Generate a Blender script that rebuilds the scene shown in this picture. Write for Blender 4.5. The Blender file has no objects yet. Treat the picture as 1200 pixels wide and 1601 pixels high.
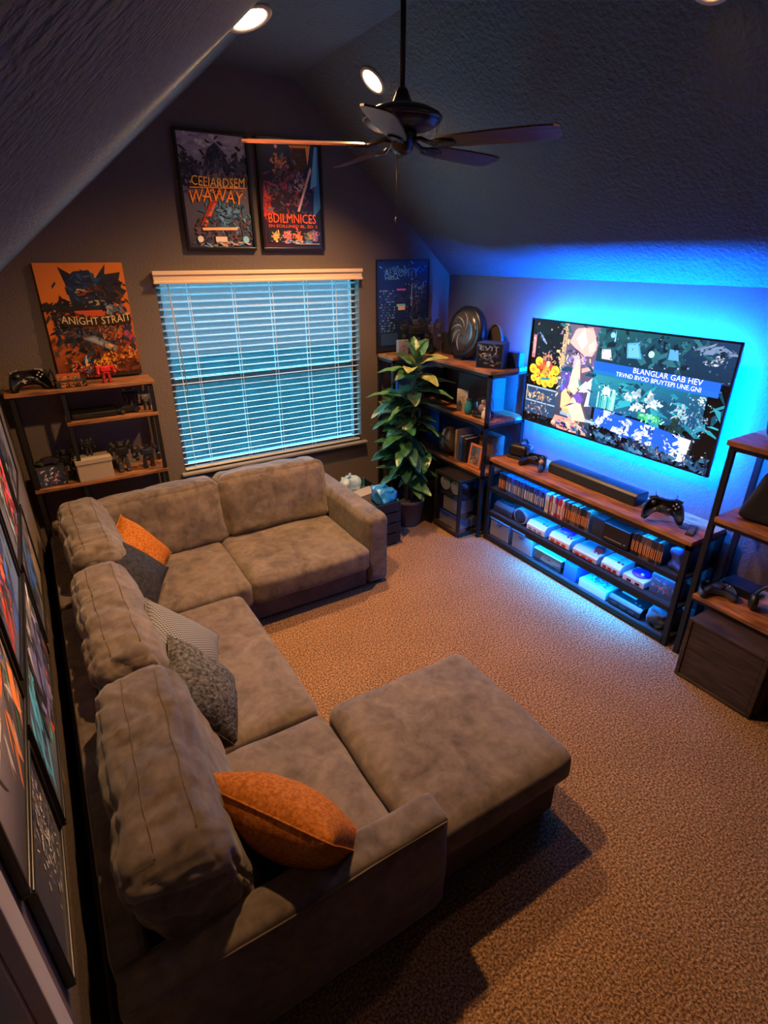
import bpy, bmesh, math, random
from mathutils import Vector, Matrix, Euler, noise
random.seed(7)
R = math.radians
PI = math.pi
scene = bpy.context.scene
COL = scene.collection

# ------------------------------------------------------------------ camera
CAM_H = 2.5
cam_d = bpy.data.cameras.new('camera')
cam = bpy.data.objects.new('camera', cam_d)
COL.objects.link(cam)
cam.location = (0, 0, CAM_H)
cam.rotation_euler = (R(90 - 25.1), 0, R(-31.6))
cam_d.sensor_fit = 'VERTICAL'
cam_d.sensor_height = 36
cam_d.lens = 855.0 / 1601 * 36
cam_d.clip_start = 0.01
cam_d.clip_end = 200
scene.camera = cam

# ------------------------------------------------------------------ world (dusk sky outside the window)
world = bpy.data.worlds.new('dusk')
scene.world = world
world.use_nodes = True
wn = world.node_tree
wbg = wn.nodes['Background']
wbg.inputs[0].default_value = (0.13, 0.55, 0.80, 1)
wbg.inputs[1].default_value = 42.0

# ------------------------------------------------------------------ exposure
vs = scene.view_settings
vs.view_transform = 'Standard'
vs.look = 'None'
vs.exposure = 0.0
vs.gamma = 1.0
vs.use_curve_mapping = False
scene.cycles.use_denoising = True
scene.cycles.max_bounces = 8
scene.cycles.sample_clamp_indirect = 4.0

WARM = (1.0, 0.52, 0.22)
BLUE = (0.0, 0.20, 1.0)
DOWNLIGHT_W = 540.0
NEAR_R = 0.035
SLAT_TILT = -16.0
LED_FLOOR = 650.0

def spot(name, loc, rot, energy, color, angle=130, blend=0.5, radius=0.07):
    d = bpy.data.lights.new(name, 'SPOT')
    d.energy = energy; d.color = color; d.spot_size = R(angle); d.spot_blend = blend
    d.shadow_soft_size = radius
    o = bpy.data.objects.new(name, d)
    COL.objects.link(o); o.location = loc; o.rotation_euler = rot
    return o

# ------------------------------------------------------------------ materials
MATS = {}
def nodes_of(m):
    m.use_nodes = True
    nt = m.node_tree
    return nt, nt.nodes, nt.links, nt.nodes['Principled BSDF']

def mat(name, col=(0.5, 0.5, 0.5), rough=0.6, metal=0.0, col2=None, scale=20.0, detail=3.0, ramp=(0.35, 0.65),
        bump=0.0, bscale=None, bdist=0.01, stretch=None, spec=0.5, emis=None, estr=0.0, sheen=0.0, coat=0.0, trans=0.0, alpha=1.0):
    if name in MATS: return MATS[name]
    m = bpy.data.materials.new(name)
    nt, N, L, b = nodes_of(m)
    b.inputs['Base Color'].default_value = (*col, 1)
    b.inputs['Roughness'].default_value = rough
    b.inputs['Metallic'].default_value = metal
    b.inputs['Specular IOR Level'].default_value = spec
    if sheen: b.inputs['Sheen Weight'].default_value = sheen
    if coat: b.inputs['Coat Weight'].default_value = coat; b.inputs['Coat Roughness'].default_value = 0.1
    if trans: b.inputs['Transmission Weight'].default_value = trans
    if alpha < 1: b.inputs['Alpha'].default_value = alpha
    if emis:
        b.inputs['Emission Color'].default_value = (*emis, 1); b.inputs['Emission Strength'].default_value = estr
    if col2 or bump:
        tc = N.new('ShaderNodeTexCoord'); src = tc.outputs['Object']
        if stretch:
            mp = N.new('ShaderNodeMapping'); mp.inputs['Scale'].default_value = stretch
            L.new(src, mp.inputs['Vector']); src = mp.outputs['Vector']
    if col2:
        nz = N.new('ShaderNodeTexNoise'); nz.inputs['Scale'].default_value = scale; nz.inputs['Detail'].default_value = detail
        L.new(src, nz.inputs['Vector'])
        rp = N.new('ShaderNodeValToRGB')
        rp.color_ramp.elements[0].position = ramp[0]; rp.color_ramp.elements[0].color = (*col, 1)
        rp.color_ramp.elements[1].position = ramp[1]; rp.color_ramp.elements[1].color = (*col2, 1)
        L.new(nz.outputs['Fac'], rp.inputs['Fac']); L.new(rp.outputs['Color'], b.inputs['Base Color'])
    if bump:
        nb = N.new('ShaderNodeTexNoise'); nb.inputs['Scale'].default_value = bscale or scale; nb.inputs['Detail'].default_value = 4
        L.new(src, nb.inputs['Vector'])
        bp = N.new('ShaderNodeBump'); bp.inputs['Strength'].default_value = bump; bp.inputs['Distance'].default_value = bdist
        L.new(nb.outputs['Fac'], bp.inputs['Height']); L.new(bp.outputs['Normal'], b.inputs['Normal'])
    MATS[name] = m
    return m

def carpet_mat():
    m = bpy.data.materials.new('carpet'); nt, N, L, b = nodes_of(m)
    b.inputs['Roughness'].default_value = 0.95; b.inputs['Specular IOR Level'].default_value = 0.1
    tc = N.new('ShaderNodeTexCoord')
    n1 = N.new('ShaderNodeTexNoise'); n1.inputs['Scale'].default_value = 95; n1.inputs['Detail'].default_value = 2.5; n1.inputs['Roughness'].default_value = 0.65
    n2 = N.new('ShaderNodeTexNoise'); n2.inputs['Scale'].default_value = 3; n2.inputs['Detail'].default_value = 3
    L.new(tc.outputs['Object'], n1.inputs['Vector']); L.new(tc.outputs['Object'], n2.inputs['Vector'])
    r1 = N.new('ShaderNodeValToRGB')
    e = r1.color_ramp.elements
    e[0].position = 0.36; e[0].color = (0.085, 0.044, 0.022, 1)
    e[1].position = 0.64; e[1].color = (0.50, 0.31, 0.165, 1)
    k = e.new(0.5); k.color = (0.24, 0.140, 0.074, 1)
    L.new(n1.outputs['Fac'], r1.inputs['Fac'])
    mx = N.new('ShaderNodeMix'); mx.data_type = 'RGBA'; mx.blend_type = 'MULTIPLY'
    mx.inputs[0].default_value = 0.35
    r2 = N.new('ShaderNodeValToRGB'); r2.color_ramp.elements[0].position = .3; r2.color_ramp.elements[0].color = (.6, .6, .6, 1); r2.color_ramp.elements[1].position = .7
    L.new(n2.outputs['Fac'], r2.inputs['Fac'])
    L.new(r1.outputs['Color'], mx.inputs[6]); L.new(r2.outputs['Color'], mx.inputs[7]); L.new(mx.outputs[2], b.inputs['Base Color'])
    bp = N.new('ShaderNodeBump'); bp.inputs['Strength'].default_value = 0.8; bp.inputs['Distance'].default_value = 0.012
    L.new(n1.outputs['Fac'], bp.inputs['Height']); L.new(bp.outputs['Normal'], b.inputs['Normal'])
    return m

def suede_mat(name, crease):
    """mottled suede: brushed patches, finer nap and soft creases"""
    m = bpy.data.materials.new(name); nt, N, L, b = nodes_of(m)
    b.inputs['Roughness'].default_value = 0.85; b.inputs['Specular IOR Level'].default_value = 0.15; b.inputs['Sheen Weight'].default_value = 0.25
    tc = N.new('ShaderNodeTexCoord')
    def nz(scale, detail, dist):
        t = N.new('ShaderNodeTexNoise'); t.inputs['Scale'].default_value = scale; t.inputs['Detail'].default_value = detail; t.inputs['Distortion'].default_value = dist
        L.new(tc.outputs['Object'], t.inputs['Vector']); return t
    n1 = nz(5, 9, 1.2); n3 = nz(22, 6, .5)
    mth = N.new('ShaderNodeMath'); mth.operation = 'MULTIPLY_ADD'; mth.inputs[1].default_value = .4
    ml = N.new('ShaderNodeMath'); ml.operation = 'MULTIPLY'; ml.inputs[1].default_value = .6
    L.new(n1.outputs['Fac'], ml.inputs[0]); L.new(n3.outputs['Fac'], mth.inputs[0]); L.new(ml.outputs[0], mth.inputs[2])
    rp = N.new('ShaderNodeValToRGB'); e = rp.color_ramp.elements
    e[0].position = .31; e[0].color = (.058, .046, .038, 1); e[1].position = .70; e[1].color = (.190, .154, .127, 1)
    L.new(mth.outputs[0], rp.inputs['Fac']); L.new(rp.outputs['Color'], b.inputs['Base Color'])
    mp = N.new('ShaderNodeMapping'); mp.inputs['Scale'].default_value = (4, 9, 5); mp.inputs['Rotation'].default_value = (.3, .2, .5)
    n2 = N.new('ShaderNodeTexNoise'); n2.noise_type = 'RIDGED_MULTIFRACTAL'; n2.inputs['Scale'].default_value = .8; n2.inputs['Detail'].default_value = 4; n2.inputs['Distortion'].default_value = .8
    L.new(tc.outputs['Object'], mp.inputs['Vector']); L.new(mp.outputs['Vector'], n2.inputs['Vector'])
    bp = N.new('ShaderNodeBump'); bp.inputs['Strength'].default_value = crease; bp.inputs['Distance'].default_value = .02
    L.new(n2.outputs['Fac'], bp.inputs['Height']); L.new(bp.outputs['Normal'], b.inputs['Normal'])
    return m

def print_mat(name, emission=0.0, rough=0.35):
    m = bpy.data.materials.new(name); nt, N, L, b = nodes_of(m)
    a = N.new('ShaderNodeVertexColor'); a.layer_name = 'Col'
    b.inputs['Roughness'].default_value = rough
    if emission:
        b.inputs['Base Color'].default_value = (0.01, 0.01, 0.01, 1)
        L.new(a.outputs['Color'], b.inputs['Emission Color']); b.inputs['Emission Strength'].default_value = emission
    else:
        L.new(a.outputs['Color'], b.inputs['Base Color'])
    return m

def glass_mat(name, tint=(0.8, 0.95, 1.0), amount=0.025):
    m = bpy.data.materials.new(name); m.use_nodes = True
    nt = m.node_tree; N = nt.nodes; L = nt.links
    N.remove(N['Principled BSDF']); out = N['Material Output']
    t = N.new('ShaderNodeBsdfTransparent'); t.inputs[0].default_value = (*tint, 1)
    g = N.new('ShaderNodeBsdfGlossy'); g.inputs['Roughness'].default_value = 0.03
    mx = N.new('ShaderNodeMixShader'); mx.inputs[0].default_value = amount
    L.new(t.outputs[0], mx.inputs[1]); L.new(g.outputs[0], mx.inputs[2]); L.new(mx.outputs[0], out.inputs[0])
    return m

def weave_mat(name, c1, c2, scale):
    m = bpy.data.materials.new(name); nt, N, L, b = nodes_of(m)
    tc = N.new('ShaderNodeTexCoord'); ck = N.new('ShaderNodeTexChecker'); ck.inputs['Scale'].default_value = scale
    ck.inputs['Color1'].default_value = (*c1, 1); ck.inputs['Color2'].default_value = (*c2, 1)
    mp = N.new('ShaderNodeMapping'); mp.inputs['Scale'].default_value = (1, 1, 0.001)
    L.new(tc.outputs['Object'], mp.inputs['Vector']); L.new(mp.outputs['Vector'], ck.inputs['Vector'])
    L.new(ck.outputs['Color'], b.inputs['Base Color']); b.inputs['Roughness'].default_value = 0.9
    return m

CARPET = carpet_mat()
PRINT = print_mat('poster_print')
SCREEN = print_mat('tv_screen', 1.9, 0.2)
GLASS = glass_mat('window_glass')
CLEAR = glass_mat('clear_plastic', (0.85, 0.9, 0.95), 0.18)
WALL = mat('wall_paint', (0.145, 0.118, 0.100), 0.85, bump=0.35, bscale=55, bdist=0.012, spec=0.2)
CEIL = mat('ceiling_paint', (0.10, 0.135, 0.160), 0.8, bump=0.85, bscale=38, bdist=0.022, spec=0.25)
TRIM = mat('trim_paint', (0.42, 0.36, 0.30), 0.5)
DOORM = mat('door_paint', (0.16, 0.15, 0.16), 0.5)
SUEDE = suede_mat('suede', .18)
SUEDE_W = suede_mat('suede_creased', .7)
SUEDE_D = mat('suede_base', (0.060, 0.048, 0.040), 0.9, col2=(0.13, 0.105, 0.087), scale=5, detail=6, ramp=(0.3, 0.7), bump=0.15, bscale=160, bdist=0.002, spec=0.15)
SEAM = mat('seam_thread', (0.105, 0.079, 0.060), 0.9)
ORANGE_F = mat('orange_fabric', (0.25, 0.075, 0.010), 0.95, col2=(0.45, 0.155, 0.024), scale=70, detail=4, bump=0.6, bscale=220, bdist=0.004, spec=0.1)
CHAR_F = mat('charcoal_fabric', (0.016, 0.016, 0.018), 0.9, col2=(0.034, 0.034, 0.037), scale=40, bump=0.3, bscale=150, bdist=0.003, spec=0.15)
FUR_F = mat('grey_plush', (0.035, 0.036, 0.039), 1.0, col2=(0.15, 0.15, 0.152), scale=55, detail=6, bump=1.0, bscale=70, bdist=0.012, spec=0.05)
CHECK_F = weave_mat('grey_check', (0.21, 0.215, 0.22), (0.055, 0.058, 0.064), 95)
WOOD = mat('rustic_wood', (0.16, 0.055, 0.018), 0.45, col2=(0.42, 0.165, 0.055), scale=5, detail=6, stretch=(6, 1.2, 6), bump=0.2, bscale=8, bdist=0.003)
WOODX = mat('rustic_wood_crosswise', (0.12, 0.048, 0.020), 0.45, col2=(0.34, 0.15, 0.06), scale=5, detail=6, stretch=(1.2, 6, 6), bump=0.2, bscale=8, bdist=0.003)
STEEL = mat('black_steel', (0.012, 0.012, 0.013), 0.45, metal=0.3)
BLACK = mat('black_plastic', (0.010, 0.010, 0.011), 0.35)
BLACKM = mat('black_matte', (0.012, 0.012, 0.013), 0.8)
GUN = mat('gunmetal', (0.06, 0.06, 0.065), 0.35, metal=0.7)
SILVER = mat('silver', (0.45, 0.45, 0.46), 0.3, metal=0.9)
WHITEP = mat('white_plastic', (0.62, 0.62, 0.62), 0.4)
GREYP = mat('grey_plastic', (0.22, 0.22, 0.23), 0.5)
DGREY = mat('dark_grey_plastic', (0.04, 0.042, 0.045), 0.5)
REDP = mat('red_plastic', (0.55, 0.02, 0.02), 0.35)
PURP = mat('purple_plastic', (0.16, 0.03, 0.40), 0.4)
BLUEP = mat('blue_plastic', (0.02, 0.10, 0.50), 0.35)
TEALP = mat('teal_plastic', (0.02, 0.25, 0.32), 0.35)
YELLOWP = mat('yellow_plastic', (0.70, 0.36, 0.03), 0.4)
TANP = mat('tan_card', (0.30, 0.23, 0.16), 0.8)
CREAM = mat('cream_box', (0.34, 0.28, 0.21), 0.7)
GREYFAB = mat('grey_canvas', (0.17, 0.165, 0.16), 0.9, bump=0.3, bscale=200, bdist=0.002)
BLINDW = mat('blind_white', (0.78, 0.80, 0.80), 0.45)
BLINDT = mat('blind_valance', (0.80, 0.62, 0.47), 0.45)
BRONZE = mat('oil_bronze', (0.030, 0.022, 0.018), 0.35, metal=0.6)
BLADE = mat('blade_wood', (0.030, 0.011, 0.008), 0.35, col2=(0.085, 0.028, 0.018), scale=4, stretch=(1, 8, 8))
POT = mat('pot_brown', (0.055, 0.040, 0.033), 0.55)
SOIL = mat('soil', (0.03, 0.02, 0.015), 1.0, col2=(0.07, 0.05, 0.035), scale=60, bump=1.0)
STEM = mat('plant_stem', (0.10, 0.06, 0.03), 0.8)
LEAFS = [mat('leaf_dark', (0.012, 0.055, 0.020), 0.35, col2=(0.03, 0.12, 0.04), scale=18),
         mat('leaf_mid', (0.03, 0.13, 0.06), 0.35, col2=(0.10, 0.24, 0.09), scale=16),
         mat('leaf_pale', (0.14, 0.20, 0.06), 0.4, col2=(0.44, 0.44, 0.16), scale=14)]
LEDB = mat('led_blue', (0, 0, 0), 0.5, emis=(0.0, 0.13, 1.0), estr=2600)
LEDC = mat('led_stand', (0, 0, 0), 0.5, emis=(0.0, 0.20, 1.0), estr=170)
LAMP = mat('lamp_lens', (1, 1, 1), 0.5, emis=(1.0, 0.78, 0.5), estr=14)

# ------------------------------------------------------------------ builders
OFF = {}
class MB:
    """collects shapes, builds one mesh object"""
    def __init__(s): s.v = []; s.f = []; s.mi = []; s.sm = []; s.col = []
    def add(s, vs, fs, mi=0, smooth=False, cols=None):
        n = len(s.v); s.v += [tuple(p) for p in vs]
        for i, f in enumerate(fs):
            s.f.append(tuple(n + k for k in f)); s.mi.append(mi); s.sm.append(smooth)
            s.col.append(cols[i] if cols else None)
        return s
    def box(s, x0, x1, y0, y1, z0, z1, mi=0):
        v = [(x0, y0, z0), (x1, y0, z0), (x1, y1, z0), (x0, y1, z0), (x0, y0, z1), (x1, y0, z1), (x1, y1, z1), (x0, y1, z1)]
        return s.add(v, [(3, 2, 1, 0), (4, 5, 6, 7), (0, 1, 5, 4), (1, 2, 6, 5), (2, 3, 7, 6), (3, 0, 4, 7)], mi)
    def obox(s, c, size, rot=(0, 0, 0), mi=0):
        m = Euler(rot).to_matrix(); c = Vector(c)
        h = [a / 2 for a in size]
        v = [c + m @ Vector((sx * h[0], sy * h[1], sz * h[2])) for sz in (-1, 1) for sx, sy in ((-1, -1), (1, -1), (1, 1), (-1, 1))]
        return s.add(v, [(3, 2, 1, 0), (4, 5, 6, 7), (0, 1, 5, 4), (1, 2, 6, 5), (2, 3, 7, 6), (3, 0, 4, 7)], mi)
    def prism(s, pts, ax, a0, a1, mi=0):
        """polygon pts (2D) extruded along axis ax from a0 to a1"""
        def P(p, a): return {'x': (a, p[0], p[1]), 'y': (p[0], a, p[1]), 'z': (p[0], p[1], a)}[ax]
        n = len(pts)
        v = [P(p, a0) for p in pts] + [P(p, a1) for p in pts]
        fs = [tuple(range(n))[::-1], tuple(range(n, 2 * n))] + [(i, (i + 1) % n, n + (i + 1) % n, n + i) for i in range(n)]
        return s.add(v, fs, mi)
    def tube(s, pts, r, seg=8, mi=0, closed=False):
        pts = [Vector(p) for p in pts]; n = len(pts)
        rs = r if isinstance(r, (list, tuple)) else [r] * n
        rings = []; up = Vector((0, 0, 1))
        for i, p in enumerate(pts):
            if closed: d = pts[(i + 1) % n] - pts[i - 1]
            else: d = pts[min(i + 1, n - 1)] - pts[max(i - 1, 0)]
            d.normalize()
            a = d.cross(up)
            if a.length < 0.05: a = d.cross(Vector((1, 0, 0)))
            a.normalize(); b = a.cross(d)
            rings.append([p + (a * math.cos(t) + b * math.sin(t)) * rs[i] for t in [2 * PI * k / seg for k in range(seg)]])
        v = [q for rg in rings for q in rg]; fs = []
        m = n if closed else n - 1
        for i in range(m):
            j = (i + 1) % n
            for k in range(seg):
                fs.append((i * seg + k, i * seg + (k + 1) % seg, j * seg + (k + 1) % seg, j * seg + k))
        if not closed:
            fs.append(tuple(range(seg))[::-1]); fs.append(tuple((n - 1) * seg + k for k in range(seg)))
        return s.add(v, fs, mi, True)
    def lathe(s, prof, c=(0, 0, 0), seg=24, mi=0, m=None, smooth=True):
        """prof: list of (r,z); optional matrix m"""
        v = []; n = len(prof); c = Vector(c)
        for r, z in prof:
            for k in range(seg):
                t = 2 * PI * k / seg
                p = Vector((r * math.cos(t), r * math.sin(t), z))
                if m is not None: p = m @ p
                v.append(p + c)
        fs = []
        for i in range(n - 1):
            for k in range(seg):
                fs.append((i * seg + k, i * seg + (k + 1) % seg, (i + 1) * seg + (k + 1) % seg, (i + 1) * seg + k))
        fs.append(tuple(range(seg))[::-1]); fs.append(tuple((n - 1) * seg + k for k in range(seg)))
        return s.add(v, fs, mi, smooth)
    def ball(s, c, r, mi=0, seg=14, rings=8):
        rr = r if isinstance(r, (tuple, list)) else (r, r, r)
        v = []; fs = []
        for i in range(rings + 1):
            a = PI * i / rings
            for k in range(seg):
                t = 2 * PI * k / seg
                v.append((c[0] + rr[0] * math.sin(a) * math.cos(t), c[1] + rr[1] * math.sin(a) * math.sin(t), c[2] - rr[2] * math.cos(a)))
        for i in range(rings):
            for k in range(seg):
                fs.append((i * seg + k, i * seg + (k + 1) % seg, (i + 1) * seg + (k + 1) % seg, (i + 1) * seg + k))
        return s.add(v, fs, mi, True)
    def mesh(s, name, mats, off=(0, 0, 0)):
        me = bpy.data.meshes.new(name)
        o = Vector(off)
        me.from_pydata([tuple(Vector(p) - o) for p in s.v], [], s.f)
        for m in (mats if isinstance(mats, (list, tuple)) else [mats]): me.materials.append(m)
        for i, p in enumerate(me.polygons): p.material_index = s.mi[i]; p.use_smooth = s.sm[i]
        if any(c is not None for c in s.col):
            ca = me.color_attributes.new('Col', 'FLOAT_COLOR', 'CORNER')
            for p in me.polygons:
                c = s.col[p.index] or (0, 0, 0)
                for q, li in enumerate(p.loop_indices):
                    cc = c[q] if isinstance(c[0], (tuple, list)) else c
                    ca.data[li].color = (cc[0], cc[1], cc[2], 1)
        me.update()
        return me
    def build(s, name, mats, parent=None, bevel=0.0, local=False, seg=2):
        off = Vector((0, 0, 0)) if local or parent is None else OFF.get(parent.name, Vector((0, 0, 0)))
        me = s.mesh(name, mats, off)
        o = bpy.data.objects.new(name, me); COL.objects.link(o)
        if parent is not None: o.parent = parent; OFF[o.name] = OFF.get(parent.name, Vector((0, 0, 0)))
        if bevel:
            b = o.modifiers.new('bevel', 'BEVEL'); b.width = bevel; b.segments = seg; b.limit_method = 'ANGLE'; b.angle_limit = R(40)
        return o

def tag(o, label=None, cat=None, group=None, kind=None):
    if label: o['label'] = label
    if cat: o['category'] = cat
    if group: o['group'] = group
    if kind: o['kind'] = kind
    return o
def thing(name, label, cat, loc=(0, 0, 0), rot=(0, 0, 0), group=None):
    o = bpy.data.objects.new(name, None); COL.objects.link(o)
    o.empty_display_size = 0.1
    o.location = loc; o.rotation_euler = rot
    OFF[o.name] = Vector(loc)
    return tag(o, label, cat, group)
def inst(name, me, parent=None, loc=(0, 0, 0), rot=(0, 0, 0), sc=(1, 1, 1)):
    o = bpy.data.objects.new(name, me); COL.objects.link(o); o.parent = parent
    o.location = loc; o.rotation_euler = rot; o.scale = sc
    return o
def struct(name, mb, m, bevel=0.0):
    o = mb.build(name, m, None, bevel); o['kind'] = 'structure'; return o
def recenter(o):
    """move a top-level mesh's origin to the bottom centre of its bounds"""
    me = o.data
    xs = [v.co.x for v in me.vertices]; ys = [v.co.y for v in me.vertices]; zs = [v.co.z for v in me.vertices]
    c = Vector(((min(xs) + max(xs)) / 2, (min(ys) + max(ys)) / 2, min(zs)))
    me.transform(Matrix.Translation(-c)); o.location = c
    return o
def copy_tree(o, parent=None):
    c = o.copy(); COL.objects.link(c); c.parent = parent
    for ch in o.children: copy_tree(ch, c)
    return c

def soft_mesh(name, size, m, r=0.06, n=18, crown=(0, 0, 0), wr=0.006, wscale=5.0, seed=0, deform=None, fold=0.0):
    """rounded, crowned, slightly wrinkled upholstered block, centred"""
    bm = bmesh.new(); bmesh.ops.create_cube(bm, size=2.0)
    bmesh.ops.subdivide_edges(bm, edges=bm.edges[:], cuts=n, use_grid_fill=True)
    h = Vector(size) / 2
    sv = Vector((seed * 7.13, seed * 3.7, seed * 1.9))
    for v in bm.verts:
        u = v.co.copy()
        # denser sampling towards the edges
        u = Vector([math.copysign(abs(c) ** 0.75, c) if abs(c) < 1 else c for c in u])
        p = Vector((u.x * h.x, u.y * h.y, u.z * h.z))
        q = Vector([max(-hh + r, min(hh - r, c)) for c, hh in zip(p, h)])
        d = p - q
        if d.length > 1e-6:
            # project onto the rounded box
            mx = max(abs(d.x), abs(d.y), abs(d.z)); d = d.normalized() * min(r, mx * 1.0 if mx < r else r)
            p = q + d
        fx, fy, fz = (1 - u.x ** 2), (1 - u.y ** 2), (1 - u.z ** 2)
        p.x += math.copysign(1, u.x) * crown[0] * (fy * fz) ** 0.6 * abs(u.x) if crown[0] else 0
        p.y += math.copysign(1, u.y) * crown[1] * (fx * fz) ** 0.6 * abs(u.y) if crown[1] else 0
        p.z += math.copysign(1, u.z) * crown[2] * (fx * fy) ** 0.6 * abs(u.z) if crown[2] else 0
        if deform: p = deform(p, u)
        nv = noise.noise_vector(p * wscale + sv) + noise.noise_vector(p * wscale * 2.3 + sv) * 0.5
        p += nv * wr
        if fold:
            q = p + nv * .05
            w1 = noise.noise(Vector((q.x * 3.5, q.y * 8, q.z * 3.5)) + sv); w2 = noise.noise(Vector((q.x * 6, q.y * 13, q.z * 7)) + sv * 1.7)
            g = max(0, 1 - abs(w1) * 5) ** 1.5 + .6 * max(0, 1 - abs(w2) * 5) ** 1.5
            p -= p.normalized() * fold * g
        v.co = p
    me = bpy.data.meshes.new(name); bm.to_mesh(me); bm.free()
    for p in me.polygons: p.use_smooth = True
    me.materials.append(m)
    return me
def soft(name, parent, m, c, size, rot=(0, 0, 0), **k):
    me = soft_mesh(name, size, m, **k)
    off = OFF.get(parent.name, Vector((0, 0, 0))) if parent else Vector((0, 0, 0))
    o = inst(name, me, parent, tuple(Vector(c) - off), rot)
    if parent: OFF[o.name] = Vector((0, 0, 0))
    return o

# flat print ----------------------------------------------------------------
TXT = {}
def text_polys(s):
    if s in TXT: return TXT[s]
    cu = bpy.data.curves.new('lettering', 'FONT'); cu.body = s; cu.resolution_u = 2
    ob = bpy.data.objects.new('lettering', cu); COL.objects.link(ob)
    dg = bpy.context.evaluated_depsgraph_get()
    me = bpy.data.meshes.new_from_object(ob.evaluated_get(dg))
    vs_ = [(v.co.x, v.co.y) for v in me.vertices]; fs = [tuple(p.vertices) for p in me.polygons]
    bpy.data.objects.remove(ob); bpy.data.curves.remove(cu); bpy.data.meshes.remove(me)
    x0 = min(v[0] for v in vs_); x1 = max(v[0] for v in vs_); y0 = min(v[1] for v in vs_); y1 = max(v[1] for v in vs_)
    vs_ = [((a - x0) / (x1 - x0), (b - y0) / (y1 - y0)) for a, b in vs_]
    TXT[s] = (vs_, fs)
    return TXT[s]
class Art:
    """flat print in the local x-z plane facing -y, unit coordinates scaled to w x h"""
    def __init__(s, w, h, gain=1.0): s.w = w; s.h = h; s.mb = MB(); s.k = 0; s.gain = gain; s.fine = .6
    def poly(s, pts, col, cols=None):
        s.k += 1; g = s.gain
        if cols: cols = [tuple(k * g for k in c) for c in cols]
        else: col = tuple(k * g for k in col)
        y = -0.0006 - s.k * 0.000012
        pts = [(max(0, min(1, p[0])), max(0, min(1, p[1]))) for p in pts]
        s.mb.add([(p[0] * s.w, y, p[1] * s.h) for p in pts], [tuple(range(len(pts)))], 0, False, [cols or col])
    def rect(s, x0, y0, x1, y1, col, cols=None): s.poly([(x0, y0), (x1, y0), (x1, y1), (x0, y1)], col, cols)
    def grad(s, x0, y0, x1, y1, c00, c10, c11, c01): s.poly([(x0, y0), (x1, y0), (x1, y1), (x0, y1)], None, [c00, c10, c11, c01])
    def disc(s, x, y, r, col, n=12, ry=None):
        ry = ry or r * s.w / s.h
        s.poly([(x + r * math.cos(2 * PI * i / n), y + ry * math.sin(2 * PI * i / n)) for i in range(n)], col)
    def text(s, t, x0, y0, x1, y1, col, shear=0.0, arc=0.0):
        vs_, fs = text_polys(t); col = tuple(k * s.gain for k in col)
        s.k += 1; y = -0.0006 - s.k * 0.000012
        P = [((x0 + (x1 - x0) * a + shear * b * (x1 - x0), y0 + (y1 - y0) * b + arc * (a - .5) ** 2)) for a, b in vs_]
        s.mb.add([(p[0] * s.w, y, p[1] * s.h) for p in P], fs, 0, False, [col] * len(fs))
    def shards(s, rnd, n, cx, cy, sx, sy, pal, size=0.08, elong=3.0, ang=None):
        n = int(n * 2.2); size *= s.fine; y_ = 0
        for i in range(n):
            x = rnd.gauss(cx, sx); y = rnd.gauss(cy, sy)
            if not (0 <= x <= 1 and 0 <= y <= 1): continue
            a = rnd.uniform(0, 2 * PI) if ang is None else rnd.gauss(ang, .5)
            l = size * rnd.uniform(.4, 1.2); w = l / rnd.uniform(1.5, elong); asp = s.w / s.h
            c = rnd.choice(pal); f = rnd.uniform(.6, 1.2)
            ca, sa = math.cos(a), math.sin(a)
            q = [(-l, -w * .3), (l * .6, -w), (l, w * .2), (-l * .3, w)]
            s.poly([(x + (p[0] * ca - p[1] * sa), y + (p[0] * sa + p[1] * ca) * asp) for p in q], tuple(k * f for k in c))
    def build(s, name, parent, m, loc=(0, 0, 0), rot=(0, 0, 0)):
        me = s.mb.mesh(name, m)
        return inst(name, me, parent, loc, rot)
# ================================================================== SETTING
XL, XR, YB, YF = -0.30, 3.75, 4.82, -1.6
ZF = 3.74                       # flat ceiling height
mb = MB().box(XL - .15, XR + .15, YF - .15, YB + .15, -0.12, 0)
struct('floor', mb, CARPET)
# back wall with the window opening
WX0, WX1, WZ0, WZ1 = 0.89, 2.69, 0.75, 2.385
mb = MB()
mb.box(XL - .15, WX0, YB, YB + .15, -.1, 3.9)
mb.box(WX1, XR + .15, YB, YB + .15, -.1, 3.9)
mb.box(WX0, WX1, YB, YB + .15, -.1, WZ0)
mb.box(WX0, WX1, YB, YB + .15, WZ1, 3.9)
struct('wall_back', mb, WALL)
struct('wall_right', MB().box(XR, XR + .15, YF - .15, YB, -.1, 2.6), WALL)
# left wall with a door opening (0.02 .. 0.86)
DY0, DY1, DZ = 0.02, 0.84, 2.03
mb = MB()
mb.box(XL - .12, XL, DY1, YB, -.1, 2.55)
mb.box(XL - .12, XL, YF - .15, DY0, -.1, 2.55)
mb.box(XL - .12, XL, DY0, DY1, DZ, 2.55)
struct('wall_left', mb, WALL)
struct('wall_front', MB().box(XL - .15, XR + .15, YF - .15, YF, -.1, 3.9), WALL)
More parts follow.
